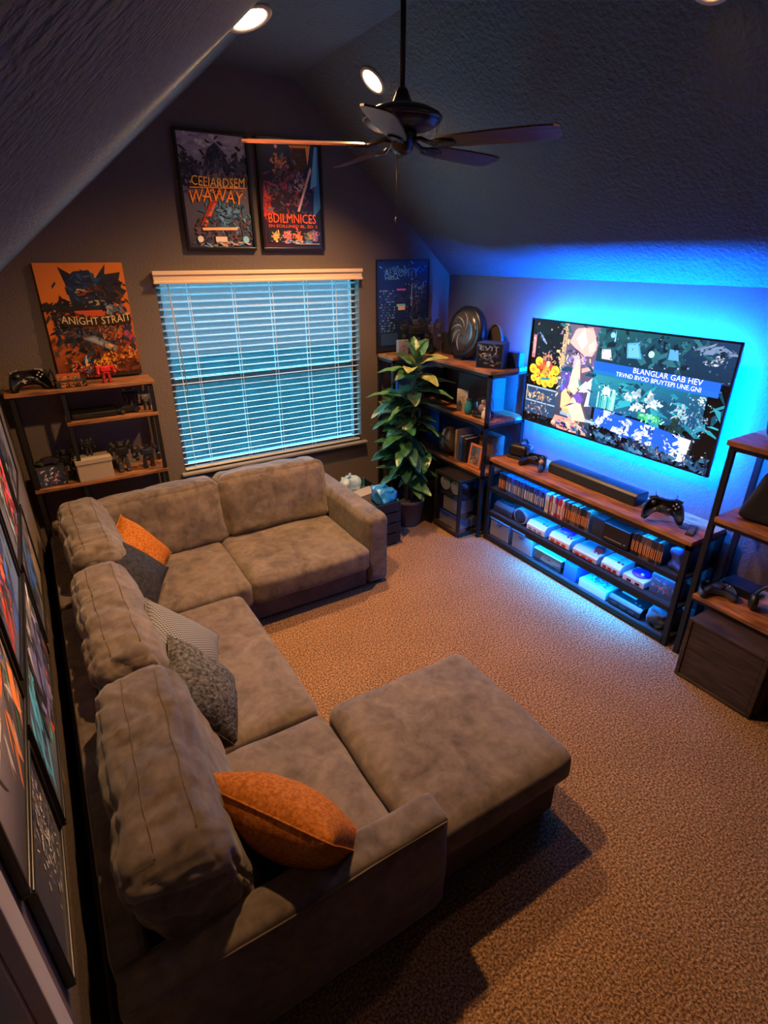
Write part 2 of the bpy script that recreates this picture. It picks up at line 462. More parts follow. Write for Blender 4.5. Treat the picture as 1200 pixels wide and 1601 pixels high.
# ceiling: left slope (runs out very slightly towards the near end), flat strip, right slope
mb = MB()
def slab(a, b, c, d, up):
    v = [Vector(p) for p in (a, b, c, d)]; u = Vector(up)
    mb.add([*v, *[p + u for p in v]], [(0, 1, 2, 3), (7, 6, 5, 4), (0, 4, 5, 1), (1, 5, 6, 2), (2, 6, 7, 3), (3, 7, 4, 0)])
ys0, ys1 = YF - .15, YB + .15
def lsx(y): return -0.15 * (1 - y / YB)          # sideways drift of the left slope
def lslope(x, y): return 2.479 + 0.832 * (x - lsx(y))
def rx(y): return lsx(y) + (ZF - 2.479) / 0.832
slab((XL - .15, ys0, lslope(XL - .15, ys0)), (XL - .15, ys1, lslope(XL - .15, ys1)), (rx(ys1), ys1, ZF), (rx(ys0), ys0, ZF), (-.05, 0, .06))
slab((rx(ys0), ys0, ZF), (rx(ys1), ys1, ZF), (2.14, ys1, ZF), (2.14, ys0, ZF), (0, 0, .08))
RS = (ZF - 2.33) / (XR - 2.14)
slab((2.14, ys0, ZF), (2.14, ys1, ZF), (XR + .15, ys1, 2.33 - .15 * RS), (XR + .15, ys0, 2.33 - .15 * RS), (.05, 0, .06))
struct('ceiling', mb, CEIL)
# baseboards
struct('baseboard_left', MB().box(XL, XL + .016, DY1 + .11, YB, 0, .11), TRIM, .004)
struct('baseboard_back', MB().box(XL + .016, XR - .016, YB - .016, YB, 0, .11), TRIM, .004)
struct('baseboard_right', MB().box(XR - .016, XR, YF, YB - .016, 0, .11), TRIM, .004)
# door casing and door, left of the camera
mb = MB()
for y0, y1 in ((DY1, DY1 + .105), (DY0 - .105, DY0)): mb.box(XL, XL + .02, y0, y1, 0, DZ + .1)
mb.box(XL, XL + .02, DY0, DY1, DZ, DZ + .1)
mb.box(XL - .12, XL, DY1 - .018, DY1, 0, DZ); mb.box(XL - .12, XL, DY0, DY0 + .018, 0, DZ)
mb.box(XL, XL + .03, DY1 - .004, DY1 + .012, 0, DZ)
struct('trim_1', mb, mat('casing_paint', (0.60, 0.53, 0.45), 0.5), .003)
d = thing('door_1', None, None, (XL - .05, DY0 + .02, .01)); d['kind'] = 'structure'
MB().box(XL - .085, XL - .045, DY0 + .02, DY1 - .02, .01, DZ - .005).build('door_leaf', DOORM, d)
for z0, z1 in ((.2, .9), (1.05, 1.85)):
    for y0, y1 in ((.13, .38), (.48, .73)):
        MB().box(XL - .045, XL - .037, y0, y1, z0, z1).build('door_panel', DOORM, d, .006)
h = MB().lathe([(.027, 0), (.027, .008), (.012, .01), (.012, .035), (.026, .045), (.028, .06), (.018, .072)], (0, 0, 0), 16, m=Matrix.Rotation(R(90), 3, 'Y'))
h.v = [(p[0] + XL - .045, p[1] + .09, p[2] + .98) for p in h.v]
h.build('door_knob', BRONZE, d)
# ground far below the window
struct('ground_outside', MB().box(-40, 40, YB + .6, 80, -3.2, -3.0), mat('lawn', (0.004, 0.008, 0.009), 1.0, col2=(0.007, 0.013, 0.014), scale=1.5, spec=0.0))
struct('hedge_outside', MB().box(-25, 30, 18.5, 19.6, -3.0, -.55), mat('hedge', (0.004, 0.010, 0.011), 1.0, col2=(0.007, 0.016, 0.017), scale=2.5, spec=0.0))
struct('wall_neighbour', MB().box(-25, 30, 20, 20.3, -3.0, 4.0).box(-25, 30, 19.9, 20, -1.1, -.9), mat('siding_grey', (0.055, 0.022, 0.021), .9, spec=0.0))

# window -----------------------------------------------------------------
w = thing('window_1', None, None, ((WX0 + WX1) / 2, YB + .1, WZ0)); w['kind'] = 'structure'
yg0, yg1 = YB + .085, YB + .13
mb = MB()
mb.box(WX0, WX0 + .05, yg0, yg1, WZ0, WZ1); mb.box(WX1 - .05, WX1, yg0, yg1, WZ0, WZ1)
mb.box(WX0 + .05, WX1 - .05, yg0, yg1, WZ0, WZ0 + .05); mb.box(WX0 + .05, WX1 - .05, yg0, yg1, WZ1 - .05, WZ1)
DFR = mat('window_bronze', (.05, .05, .055), .5)
mb.build('window_frame', DFR, w, .004)
ZM = 1.52
MB().box(WX0 + .05, WX1 - .05, yg0, yg1, ZM - .03, ZM + .03).build('meeting_rail', DFR, w, .004)
MB().box(WX0 + .05, WX1 - .05, YB + .105, YB + .110, WZ0 + .05, ZM - .03).build('pane', GLASS, w)
MB().box(WX0 + .05, WX1 - .05, YB + .105, YB + .110, ZM + .03, WZ1 - .05).build('pane', GLASS, w)
MB().box(WX0 - .04, WX1 + .05, YB - .05, YB + .085, WZ0 - .025, WZ0).build('window_sill', mat('sill_paint', (.25, .25, .27), .5), w, .006)

# blind
bl = thing('window_blind', 'white horizontal slat blind with peach valance covering the window', 'blind', ((WX0 + WX1) / 2, YB + .02, WZ0))
mb = MB(); mb.box(WX0 - .015, WX1 + .01, YB - .045, YB + .02, WZ1 - .075, WZ1 + .005)
mb.box(WX0 - .02, WX1 + .015, YB - .055, YB - .045, WZ1 - .02, WZ1 + .01); mb.box(WX0 - .02, WX1 + .015, YB - .053, YB - .045, WZ1 - .082, WZ1 - .062)
o = mb.build('valance', BLINDT, bl, .004)
NS = 28; zt, zb = WZ1 - .11, WZ0 + .055
pts = []
for i in range(7):
    t = i / 6 * 2 - 1; pts.append((t * .031, .004 * (1 - t * t)))
mb = MB(); n = 7; hw = (WX1 - WX0) / 2 - .008
mb.add([(-hw, p[0], p[1]) for p in pts] + [(hw, p[0], p[1]) for p in pts] + [(-hw, p[0], p[1] - .0028) for p in pts] + [(hw, p[0], p[1] - .0028) for p in pts],
       [(i, n + i, n + i + 1, i + 1) for i in range(n - 1)] + [(2 * n + i, 2 * n + i + 1, 3 * n + i + 1, 3 * n + i) for i in range(n - 1)] +
       [(0, 2 * n, 3 * n, n), (n - 1, 2 * n - 1, 4 * n - 1, 3 * n - 1)])
slat_me = mb.mesh('slat', BLINDW)
for i in range(NS):
    z = zt + (zb - zt) * i / (NS - 1)
    inst('slat', slat_me, bl, (random.uniform(-.001, .001), .03, z - WZ0), (R(SLAT_TILT + random.uniform(-1.5, 1.5)), 0, random.uniform(-.001, .001)))
MB().box(WX0 + .008, WX1 - .008, YB + .02, YB + .075, WZ0 + .004, WZ0 + .024).build('bottom_rail', BLINDW, bl, .004)
for k, fr in enumerate((.055, .14, .345, .53, .71, .87, .955)):
    x = WX0 + fr * (WX1 - WX0)
    mb = MB().box(x - .002, x + .002, YB + .014, YB + .017, WZ0 + .02, WZ1 - .08)
    if k in (1, 2, 3, 4, 5): mb.box(x - .002, x + .002, YB + .083, YB + .085, WZ0 + .02, WZ1 - .08)
    mb.build('ladder_cord', BLINDW, bl)
MB().tube([(WX0 + .09, YB - .01, WZ1 - .08), (WX0 + .11, YB - .014, 1.9), (WX0 + .12, YB - .012, 1.45)], .004, 6).build('tilt_wand', TRIM, bl)

# recessed downlights -----------------------------------------------------
def downlight(loc, normal, label, watts, aim=None):
    q = Vector(normal).to_track_quat('Z', 'Y')            # normal points into the ceiling
    t = thing('recessed_light', label, 'ceiling light', loc, group='recessed ceiling lights')
    t.rotation_mode = 'QUATERNION'; t.rotation_quaternion = q
    MB().lathe([(.098, -.004), (.098, -.010), (.080, -.014), (.072, -.006), (.072, -.004)], seg=28).build('trim_ring', mat('light_trim', (.55, .5, .45), .5), t, local=True)
    MB().lathe([(.071, -.006), (.071, -.009)], seg=28).build('lens', LAMP, t, local=True)
    a = Vector(loc) - Vector(normal) * .03
    s = spot('downlight', a, (0, 0, 0), watts, WARM, 142, 1.0, 0.06)
    if aim:
        s.rotation_euler = (Vector(aim) - a).to_track_quat('-Z', 'Y').to_euler()
    return t
nr = Vector((RS, 0, 1)).normalized(); nl = Vector((-.832, 0, 1)).normalized()
downlight((2.33, 3.93, ZF - (2.33 - 2.14) * RS), nr, 'round recessed light on the slope beside the fan rod', DOWNLIGHT_W, (1.55, 3.1, 0))
lx, ly = 1.035, 2.735
downlight((lx, ly, lslope(lx, ly) - .012), Vector((-.25, .22, 1)).normalized(), 'round recessed light at the top edge of the left slope', DOWNLIGHT_W * .8, (1.2, 3.0, 0))
downlight((2.47, 1.66, ZF - (2.47 - 2.14) * RS), nr, 'round recessed light on the right slope nearest the television', DOWNLIGHT_W * NEAR_R, (2.3, 1.5, 0))

# ================================================================== SOFA
def stitched(name, parent, pts, r=.004):
    return MB().tube(pts, r, 5).build(name, SEAM, parent)
# --- back run under the window
s1 = thing('sofa_section', 'brown suede two-seat sofa section under the window blind', 'sofa', (1.0, 3.9, 0))
MB().box(-.20, 1.90, 3.36, 4.50, .03, .22).build('base', SUEDE_D, s1, .015)
MB().box(-.20, 1.90, 4.36, 4.51, .22, .68).build('back_frame', SUEDE_D, s1, .03)
MB().box(-.225, -.12, 3.30, 4.36, .05, .62).build('side_frame', SUEDE, s1, .02)
soft('armrest', s1, SUEDE, (2.01, 3.93, .325), (.20, 1.16, .60), r=.045, n=14, crown=(.008, 0, .012), wr=.004, seed=3)
for x, y in ((-.1, 3.45), (2.03, 3.42), (2.03, 4.4), (-.1, 4.4)):
    MB().box(x - .03, x + .03, y - .03, y + .03, 0, .032).build('foot', BLACK, s1)
def sag(a):
    def f(p, u):
        p.z -= a * (1 - u.x ** 2) * (1 - u.y ** 2) * (1 if u.z > 0 else 0)
        return p
    return f
soft('seat_cushion', s1, SUEDE, (1.41, 3.74, .31), (.97, .94, .20), r=.05, n=18, crown=(0, .008, .015), wr=.007, wscale=4, seed=5)
soft('seat_cushion', s1, SUEDE, (.47, 3.74, .30), (.93, .92, .20), r=.05, n=18, crown=(0, .01, .015), wr=.008, wscale=4, seed=6)
def lean_y(k, top=1.0):
    def f(p, u):
        t = (u.z + 1) / 2
        p.y += k * t
        s = 1 - .35 * t * top
        p.y = p.y * s if p.y < 0 else p.y
        return p
    return f
soft('back_cushion', s1, SUEDE_W, (1.46, 4.17, .635), (.94, .30, .50), (R(-6), R(1), 0), r=.075, n=34, crown=(.01, .035, .02), wr=.012, wscale=4.5, seed=8, deform=lean_y(.06), fold=.007)
soft('back_cushion', s1, SUEDE_W, (.54, 4.17, .615), (.94, .30, .50), (R(-6), R(-1.5), R(1)), r=.075, n=34, crown=(.01, .035, .02), wr=.012, wscale=4.5, seed=9, deform=lean_y(.06), fold=.007)
# --- left run along the poster wall
s2 = thing('sofa_section', 'long brown suede sofa section along the poster wall with near arm', 'sofa', (.3, 2.2, 0))
MB().box(-.18, .80, 1.20, 3.27, .03, .22).build('base', SUEDE_D, s2, .015)
MB().box(-.225, -.115, 1.18, 3.28, .05, .61).build('back_frame', SUEDE, s2, .025)
def armdef(p, u):
    if u.z > 0: p.z -= .035 * max(0, -u.x) ** 2 * 0
    return p
soft('armrest', s2, SUEDE, (.365, 1.125, .30), (1.17, .16, .54), r=.035, n=16, crown=(0, .010, .006), wr=.005, seed=12)
stitched('piping', s2, [(-.20 + i * .1128, 1.052 + .003 * math.sin(i), .555) for i in range(11)], .004)
for x, y in ((-.1, 1.25), (.75, 1.25), (.75, 3.2), (-.1, 3.2)):
    MB().box(x - .03, x + .03, y - .03, y + .03, 0, .032).build('foot', BLACK, s2)
soft('seat_cushion', s2, SUEDE, (.335, 2.60, .30), (.99, 1.26, .20), r=.05, n=18, crown=(.008, 0, .015), wr=.008, wscale=4, seed=15)
soft('seat_cushion', s2, SUEDE, (.335, 1.585, .30), (.99, .75, .20), r=.05, n=16, crown=(.008, 0, .015), wr=.008, wscale=4, seed=16)
def lean_x(k):
    def f(p, u):
        t = (u.z + 1) / 2
        p.x -= k * t
        if p.x > 0: p.x *= 1 - .30 * t
        return p
    return f
from mathutils.bvhtree import BVHTree
def surface_seam(o, x0, y0, y1, wob=.003, n=24):
    """stitched seam lying on top of a cushion, along its length"""
    me = o.data; t = BVHTree.FromPolygons([v.co for v in me.vertices], [tuple(p.vertices) for p in me.polygons]); pts = []
    for i in range(n + 1):
        y = y0 + (y1 - y0) * i / n; x = x0 + wob * math.sin(i * .9)
        h_ = t.ray_cast(Vector((x, y, 2)), Vector((0, 0, -1)))[0]
        if h_: pts.append(h_ + Vector((0, 0, .0005)))
    if len(pts) > 3: MB().tube(pts, .0026, 5).build('seam', SEAM, o, local=True)
def back_l(y0, y1, zc, seed, rz=0, h=.48, th=.32, tilt=-5, xc=.10):
    o = soft('back_cushion', s2, SUEDE_W, (xc, (y0 + y1) / 2, zc), (th, y1 - y0, h), (0, R(tilt), rz), r=.085, n=44, crown=(.03, .02, .025), wr=.014, wscale=5.5, seed=seed, deform=lean_x(.06), fold=.014)
    L_ = (y1 - y0) / 2
    surface_seam(o, -.115, -L_ * .86, L_ * .86); surface_seam(o, .02, -L_ * .80, L_ * .80)
    return o
back_l(1.18, 2.22, .61, 21, R(-2), .49, .36, -6, .115)
back_l(2.24, 3.30, .62, 22, R(1.5))
back_l(3.32, 4.33, .65, 23, R(2), .50)

# --- ottoman
ot = thing('ottoman', 'wide brown suede storage ottoman standing against the sofa seat', 'ottoman', (1.28, 1.52, 0))
MB().box(.93, 1.66, 1.115, 1.90, .035, .245).build('base', SUEDE_D, ot, .02)
soft('top_cushion', ot, SUEDE, (1.285, 1.52, .33), (.87, .87, .17), r=.05, n=18, crown=(.01, .01, .022), wr=.006, wscale=4, seed=31)
for x in (.99, 1.60):
    for y in (1.17, 1.85): MB().box(x - .03, x + .03, y - .03, y + .03, 0, .036).build('foot', BLACK, ot)

# ================================================================== CUSHIONS ON THE SOFA
def pillow(name, label, m, c, size, rot, seed, thick=.16, group=None, n=26, wr=.006, spin=0):
    w_, h_ = size
    v = []; idx = {}
    def pt(i, j, sgn):
        u = -1 + 2 * i / n; t = -1 + 2 * j / n
        x = u * (1 - .09 * (1 - t * t)) * w_ / 2; y = t * (1 - .09 * (1 - u * u)) * h_ / 2
        z = sgn * thick * .68 * (max(0, (1 - u ** 2)) * max(0, (1 - t ** 2))) ** .48
        p = Vector((x, y, z))
        edge = min(1 - abs(u), 1 - abs(t))
        p += noise.noise_vector(p * 9 + Vector((seed * 3.1, seed, 0))) * wr * min(1, edge * 6)
        return Matrix.Rotation(R(spin), 3, 'Z') @ p
    fs = []
    for sgn in (1, -1):
        for i in range(n + 1):
            for j in range(n + 1):
                e = i in (0, n) or j in (0, n)
                k = (i, j) if e else (i, j, sgn)
                if k not in idx: idx[k] = len(v); v.append(pt(i, j, sgn))
        g = lambda i, j: idx[(i, j)] if (i in (0, n) or j in (0, n)) else idx[(i, j, sgn)]
        for i in range(n):
            for j in range(n):
                q = (g(i, j), g(i + 1, j), g(i + 1, j + 1), g(i, j + 1))
                fs.append(q if sgn > 0 else q[::-1])
    t = thing(name, label, 'cushion', c, rot, group)
    MB().add(v, fs, 0, True).build('cover', m, t, local=True)
    def ep(k):                         # seam round the rim
        k = k % (4 * n)
        if k < n: return pt(k, 0, 1)
        if k < 2 * n: return pt(n, k - n, 1)
        if k < 3 * n: return pt(3 * n - k, n, 1)
        return pt(0, 4 * n - k, 1)
    MB().tube([ep(k) for k in range(0, 4 * n, 2)], .0045, 5, closed=True).build('piping', m, t, local=True)
    return t
G = 'throw cushions on the sofa'
pillow('throw_cushion', 'burnt orange throw cushion in the far corner by the charcoal one', ORANGE_F, (.27, 3.76, .58), (.52, .46), (R(54), R(4), R(50)), 1, .21, group=G, spin=20, wr=.012)
pillow('throw_cushion', 'charcoal throw cushion leaning beside the far orange cushion', CHAR_F, (.17, 3.35, .66), (.56, .48), (R(46), 0, R(58)), 2, .17, group=G, spin=14, wr=.010)
pillow('throw_cushion', 'grey finely checked throw cushion behind the plush one', CHECK_F, (.30, 2.56, .57), (.56, .50), (R(46), 0, R(66)), 3, .14, group=G, spin=10)
pillow('throw_cushion', 'mottled grey plush throw cushion in front of the checked one', FUR_F, (.32, 2.24, .56), (.48, .46), (R(52), 0, R(72)), 4, .17, group=G, wr=.01, spin=4)
pillow('throw_cushion', 'burnt orange throw cushion propped near the front armrest', ORANGE_F, (.40, 1.37, .575), (.64, .48), (R(58), 0, R(124)), 5, .20, group=G, spin=-4)
# ================================================================== CEILING FAN
FX, FY, FZ = 1.83, 2.80, 3.045
fan = thing('ceiling_fan', 'dark bronze ceiling fan with five wooden blades on a long rod', 'ceiling fan', (FX, FY, FZ))
MB().lathe([(.0, 0), (.035, .0), (.07, .03), (.075, .06), (.075, .068)], (FX, FY, ZF - .069), 24).build('canopy', BRONZE, fan)
MB().tube([(FX, FY, FZ + .19), (FX, FY, ZF - .05)], .014, 12).build('down_rod', BRONZE, fan)
MB().lathe([(.06, .03), (.155, .04), (.19, .06), (.198, .085), (.192, .10), (.14, .125), (.08, .14), (.05, .15), (.036, .18), (.028, .20), (.02, .21)], (FX, FY, FZ), 32).build('motor_housing', BRONZE, fan)
MB().lathe([(.195, .072), (.204, .076), (.204, .088), (.195, .092)], (FX, FY, FZ), 32).build('trim_band', GUN, fan)
MB().lathe([(.0, -.075), (.03, -.072), (.055, -.05), (.06, -.02), (.075, 0), (.078, .03), (.06, .04)], (FX, FY, FZ), 24).build('switch_cup', BRONZE, fan)
mbp = MB()
out = [(.20, -.05), (.30, -.062), (.50, -.072), (.70, -.074), (.775, -.066), (.80, -.045), (.805, 0), (.80, .045), (.775, .066), (.70, .074), (.50, .072), (.30, .062), (.20, .05), (.185, 0)]
nn = len(out)
mbp.add([(a, b, .004) for a, b in out] + [(a, b, -.004) for a, b in out], [tuple(range(nn)), tuple(range(nn, 2 * nn))[::-1]] + [(i, nn + i, nn + (i + 1) % nn, (i + 1) % nn) for i in range(nn)])
blade_me = mbp.mesh('blade', BLADE)
mbi = MB()
mbi.tube([(.05, 0, .02), (.10, 0, .022), (.15, .0, .0), (.20, 0, -.006)], [.014, .012, .012, .012], 8)
for sg in (-1, 1): mbi.tube([(.14, 0, .002), (.18, sg * .03, -.008), (.24, sg * .035, -.008), (.28, sg * .015, -.008)], .007, 6)
mbi.box(.18, .29, -.02, .02, -.013, -.006)
iron_me = mbi.mesh('blade_iron', BRONZE)
for k in range(5):
    a = R(-58.6 + 72 * k)
    b = inst('blade', blade_me, fan, (0, 0, -.03), (R(-13), 0, a))
    inst('blade_iron', iron_me, b, (0, 0, 0), (0, 0, 0))
MB().tube([(FX - .03, FY, FZ - .06), (FX - .031, FY, FZ - .36)], .0025, 5).build('pull_chain', BRONZE, fan)
MB().ball((FX - .031, FY, FZ - .37), (.009, .009, .016)).build('chain_pull', BRONZE, fan)

# ================================================================== POSTERS
def bgrad(A, top, bot, n=1):
    A.grad(0, 0, 1, 1, bot, bot, top, top)
def framed(name, label, loc, rot, w, h, art, fw=.022, fd=.03, fm=None, group=None, cat='poster', gain=2.3):
    """framed poster: local x = width, z = height, faces -y; loc = lower left corner"""
    t = thing(name, label, cat, loc, rot, group)
    mb = MB()
    mb.box(0, w, -fd, 0, 0, fw); mb.box(0, w, -fd, 0, h - fw, h); mb.box(0, fw, -fd, 0, fw, h - fw); mb.box(w - fw, w, -fd, 0, fw, h - fw)
    mb.build('frame', fm or BLACK, t, .003, local=True)
    MB().box(fw, w - fw, -.012, -.002, fw, h - fw).build('backing', BLACKM, t, local=True)
    A = Art(w - 2 * fw, h - 2 * fw, gain); art(A)
    A.build('print', t, PRINT, (fw, -.012, fw))
    return t
OR = (.85, .22, .02); OR2 = (1.0, .42, .06); RD = (.55, .03, .015)
def art_storm(A):
    r = random.Random(3)
    A.grad(0, .5, 1, 1, (.10, .09, .11), (.12, .10, .12), (.30, .28, .33), (.22, .21, .27))
    A.grad(0, 0, 1, .5, (.02, .02, .04), (.02, .025, .04), (.10, .09, .11), (.10, .09, .11))
    A.shards(r, 30, .5, .93, .3, .04, [(.34, .32, .38), (.2, .19, .25)], .14, 6, 0)
    D = [(.012, .012, .015), (.03, .028, .032), (.05, .045, .05), (.02, .018, .02)]
    A.shards(r, 60, .12, .68, .10, .07, D, .10)
    A.shards(r, 60, .90, .68, .09, .07, D, .10)
    A.poly([(.38, .52), (.34, .72), (.42, .86), (.54, .93), (.66, .86), (.72, .74), (.70, .52)], (.015, .014, .016))
    A.shards(r, 70, .54, .72, .09, .09, D + [(.09, .075, .07)], .09)
    A.shards(r, 40, .58, .60, .12, .06, [(.16, .13, .12), (.07, .06, .06), (.22, .12, .09)], .08, 5)
    A.poly([(.20, .20), (.28, .19), (.48, .40), (.46, .44), (.38, .42)], (.30, .03, .02)); A.poly([(.24, .20), (.28, .19), (.47, .40), (.44, .41)], (.55, .10, .03))
    A.shards(r, 50, .62, .28, .16, .08, [(.04, .12, .22), (.08, .20, .34), (.02, .05, .10)], .09)
    A.shards(r, 50, .5, .15, .35, .08, [(.03, .03, .05), (.06, .05, .08), (.10, .04, .05)], .08)
    A.text('CEEIARDSEM', .13, .545, .93, .63, OR2, .02, .06)
    A.poly([(.10, .53), (.95, .545), (.95, .555), (.10, .54)], OR)
    A.text('WAWAY', .06, .42, .88, .535, OR, .03, -.12)
    A.shards(r, 26, .5, .5, .3, .05, [OR, OR2, RD], .035, 6)
    A.poly([(.22, .155), (.75, .165), (.77, .19), (.22, .18)], (.75, .32, .16))
    A.disc(.17, .075, .045, (.45, .42, .42)); A.rect(.40, .05, .58, .10, (.50, .36, .32)); A.disc(.88, .075, .05, (.12, .32, .50))
    A.shards(r, 16, .5, .03, .3, .015, [(.05, .18, .35), (.3, .2, .15)], .09, 8, 0)
def art_duel(A):
    r = random.Random(5)
    A.grad(0, 0, 1, 1, (.03, .008, .01), (.008, .012, .03), (.006, .02, .05), (.012, .01, .02))
    A.poly([(.86, .30), (.95, .98), (.99, .98), (1, .4)], (.03, .12, .30)); A.poly([(.83, .58), (.93, .98), (.97, .98), (.95, .62)], (.08, .32, .60))
    A.poly([(.0, .3), (.05, .62), (.12, .45), (.18, .33)], (.35, .03, .03)); A.shards(r, 20, .08, .4, .04, .08, [(.5, .05, .04), (.2, .02, .02)], .07)
    A.poly([(.50, .97), (.80, .98), (.83, .84), (.72, .72), (.52, .76)], (.05, .02, .012))
    A.poly([(.50, .97), (.82, .985), (.81, .96), (.52, .95)], OR); A.poly([(.78, .97), (.86, .99), (.80, .80)], (.8, .26, .05))
    A.shards(r, 30, .32, .80, .07, .05, [(.4, .09, .03), (.15, .04, .02), (.6, .2, .06)], .06)
    A.shards(r, 90, .45, .58, .16, .12, [(.02, .012, .014), (.06, .03, .03), (.16, .03, .03), (.10, .09, .10), (.3, .04, .03)], .10, 5)
    A.shards(r, 24, .66, .64, .06, .05, [(.35, .32, .34), (.15, .12, .13)], .05, 5)
    A.poly([(.58, .36), (.62, .36), (.86, .76), (.84, .79)], (.5, .34, .30))
    A.disc(.28, .95, .025, (.9, .4, .3))
    A.text('BDILMNICES', .08, .245, .90, .335, (.80, .10, .02))
    A.text('EN EOILLINED BL. ED. S', .08, .20, .92, .228, (.60, .08, .03))
    A.rect(.05, .05, .95, .185, (.012, .012, .02))
    for cx, c in ((.18, [(.5, .3, .05), (.6, .2, .08), (.3, .3, .1)]), (.38, [(.4, .2, .2), (.5, .1, .1)]), (.56, [(.6, .08, .04), (.7, .2, .05)]), (.78, [(.3, .25, .06), (.1, .1, .12)]), (.87, [(.3, .1, .2), (.1, .1, .25)])):
        A.shards(r, 20, cx, .12, .035, .025, c, .05)
    A.shards(r, 14, .5, .06, .2, .008, [(.03, .10, .3), (.3, .3, .3)], .08, 9, 0)
    A.rect(.55, .035, .95, .045, (.2, .2, .22))
framed('framed_poster', 'black framed poster of grey shapes with jagged orange title, above the blind', (1.17, YB - .002, 2.54), (0, 0, 0), .555, .80, art_storm, group='framed posters over the window')
framed('framed_poster', 'black framed dark red poster with red title, nearer the fan blade', (1.785, YB - .002, 2.54), (0, 0, 0), .56, .80, art_duel, group='framed posters over the window')

def art_orange(A):
    r = random.Random(11)
    A.grad(0, .4, 1, 1, (.62, .16, .02), (.55, .12, .012), (.80, .22, .02), (.82, .24, .025))
    A.grad(0, 0, 1, .4, (.10, .02, .008), (.09, .02, .006), (.50, .11, .012), (.62, .16, .02))
    DK = [(.010, .012, .018), (.02, .025, .04), (.015, .03, .06), (.03, .02, .02)]
    # angular dark-blue armour mass (no figure), spikes up to the right
    A.poly([(.34, .55), (.30, .86), (.42, .93), (.60, .94), (.68, .82), (.66, .60)], (.012, .03, .08))
    A.poly([(.30, .84), (.26, .97), (.40, .90)], (.012, .015, .03)); A.poly([(.62, .84), (.80, .99), (.72, .74)], (.012, .025, .06))
    A.poly([(.70, .74), (.74, .90), (.96, .92), (.90, .80), (1., .76), (.88, .66)], (.02, .02, .035))
    A.shards(r, 26, .48, .82, .09, .06, [(.02, .07, .17), (.04, .11, .24), (.012, .02, .05)], .08, 4)
    A.poly([(.42, .78), (.64, .80), (.62, .73), (.44, .71)], (.02, .012, .012))
    A.shards(r, 14, .52, .76, .07, .02, [(.35, .06, .05), (.45, .33, .2)], .045, 5, .3)
    A.poly([(.40, .66), (.64, .69), (.65, .645), (.42, .615)], (.40, .33, .17)); A.poly([(.43, .65), (.62, .672), (.62, .655), (.43, .63)], (.03, .025, .02))
    A.shards(r, 44, .80, .76, .10, .06, DK + [(.10, .04, .015)], .11, 5, -.4)
    A.shards(r, 26, .20, .63, .10, .03, DK, .11, 5, .2)
    A.shards(r, 24, .45, .60, .16, .03, DK, .12, 4)
    A.poly([(.22, .57), (.28, .60), (.66, .60), (.70, .55), (.40, .52)], (.60, .09, .02))
    A.shards(r, 16, .78, .61, .07, .03, [(.30, .34, .38), (.10, .16, .22), (.03, .05, .1)], .07, 4, -.5)
    A.shards(r, 40, .22, .46, .08, .05, DK + [(.25, .28, .30)], .09, 5, -.6)
    A.shards(r, 110, .48, .36, .20, .09, DK + [(.10, .03, .015), (.18, .05, .02), (.05, .08, .12)], .10, 4)
    A.poly([(.36, .36), (.50, .38), (.76, .27), (.72, .22)], (.16, .20, .26)); A.poly([(.42, .355), (.50, .36), (.72, .25), (.68, .24)], (.30, .34, .38))
    A.shards(r, 30, .70, .40, .09, .05, [(.35, .20, .10), (.14, .05, .03), (.4, .08, .04)], .05, 4, 1.4)
    A.shards(r, 26, .92, .40, .04, .08, [(.02, .05, .14), (.03, .03, .05), (.4, .05, .1)], .08, 5, -.8)
    A.shards(r, 50, .80, .17, .11, .05, [(.75, .26, .03), (.9, .42, .06), (.45, .09, .015), (.2, .04, .01)], .06, 4)
    A.shards(r, 40, .82, .08, .12, .03, [(.10, .025, .01), (.2, .05, .012), (.05, .015, .008)], .09, 4)
    A.poly([(.28, .08), (.35, .22), (.42, .16), (.36, .03)], (.03, .12, .36)); A.poly([(.30, .08), (.36, .21), (.38, .19), (.33, .06)], (.5, .5, .52)); A.disc(.24, .10, .06, (.60, .05, .03))
    A.shards(r, 50, .35, .09, .14, .05, DK + [(.5, .05, .03), (.7, .4, .05), (.3, .03, .02)], .07, 4)
    A.shards(r, 14, .56, .13, .06, .03, [(.9, .5, .05), (.7, .3, .03)], .05, 5, 1.2)
    A.rect(.55, 0, 1, .03, (.02, .012, .01))
    A.rect(.18, .468, .98, .545, (.03, .016, .012))
    A.text('ANIGHT STRAIT', .17, .475, .98, .54, (.72, .60, .30), .0, .10)
cv = thing('canvas_poster', 'orange canvas poster standing on the ladder shelf left of the window', 'poster', (.10, YB - .005, 1.655))
cv.rotation_euler = (R(-1), 0, 0)
MB().box(0, .575, -.032, -.0, 0, .80).build('canvas', mat('canvas_edge', (.30, .07, .01), .8), cv, .003, local=True)
A = Art(.575, .80); art_orange(A); A.build('print', cv, PRINT, (0, -.0322, 0))

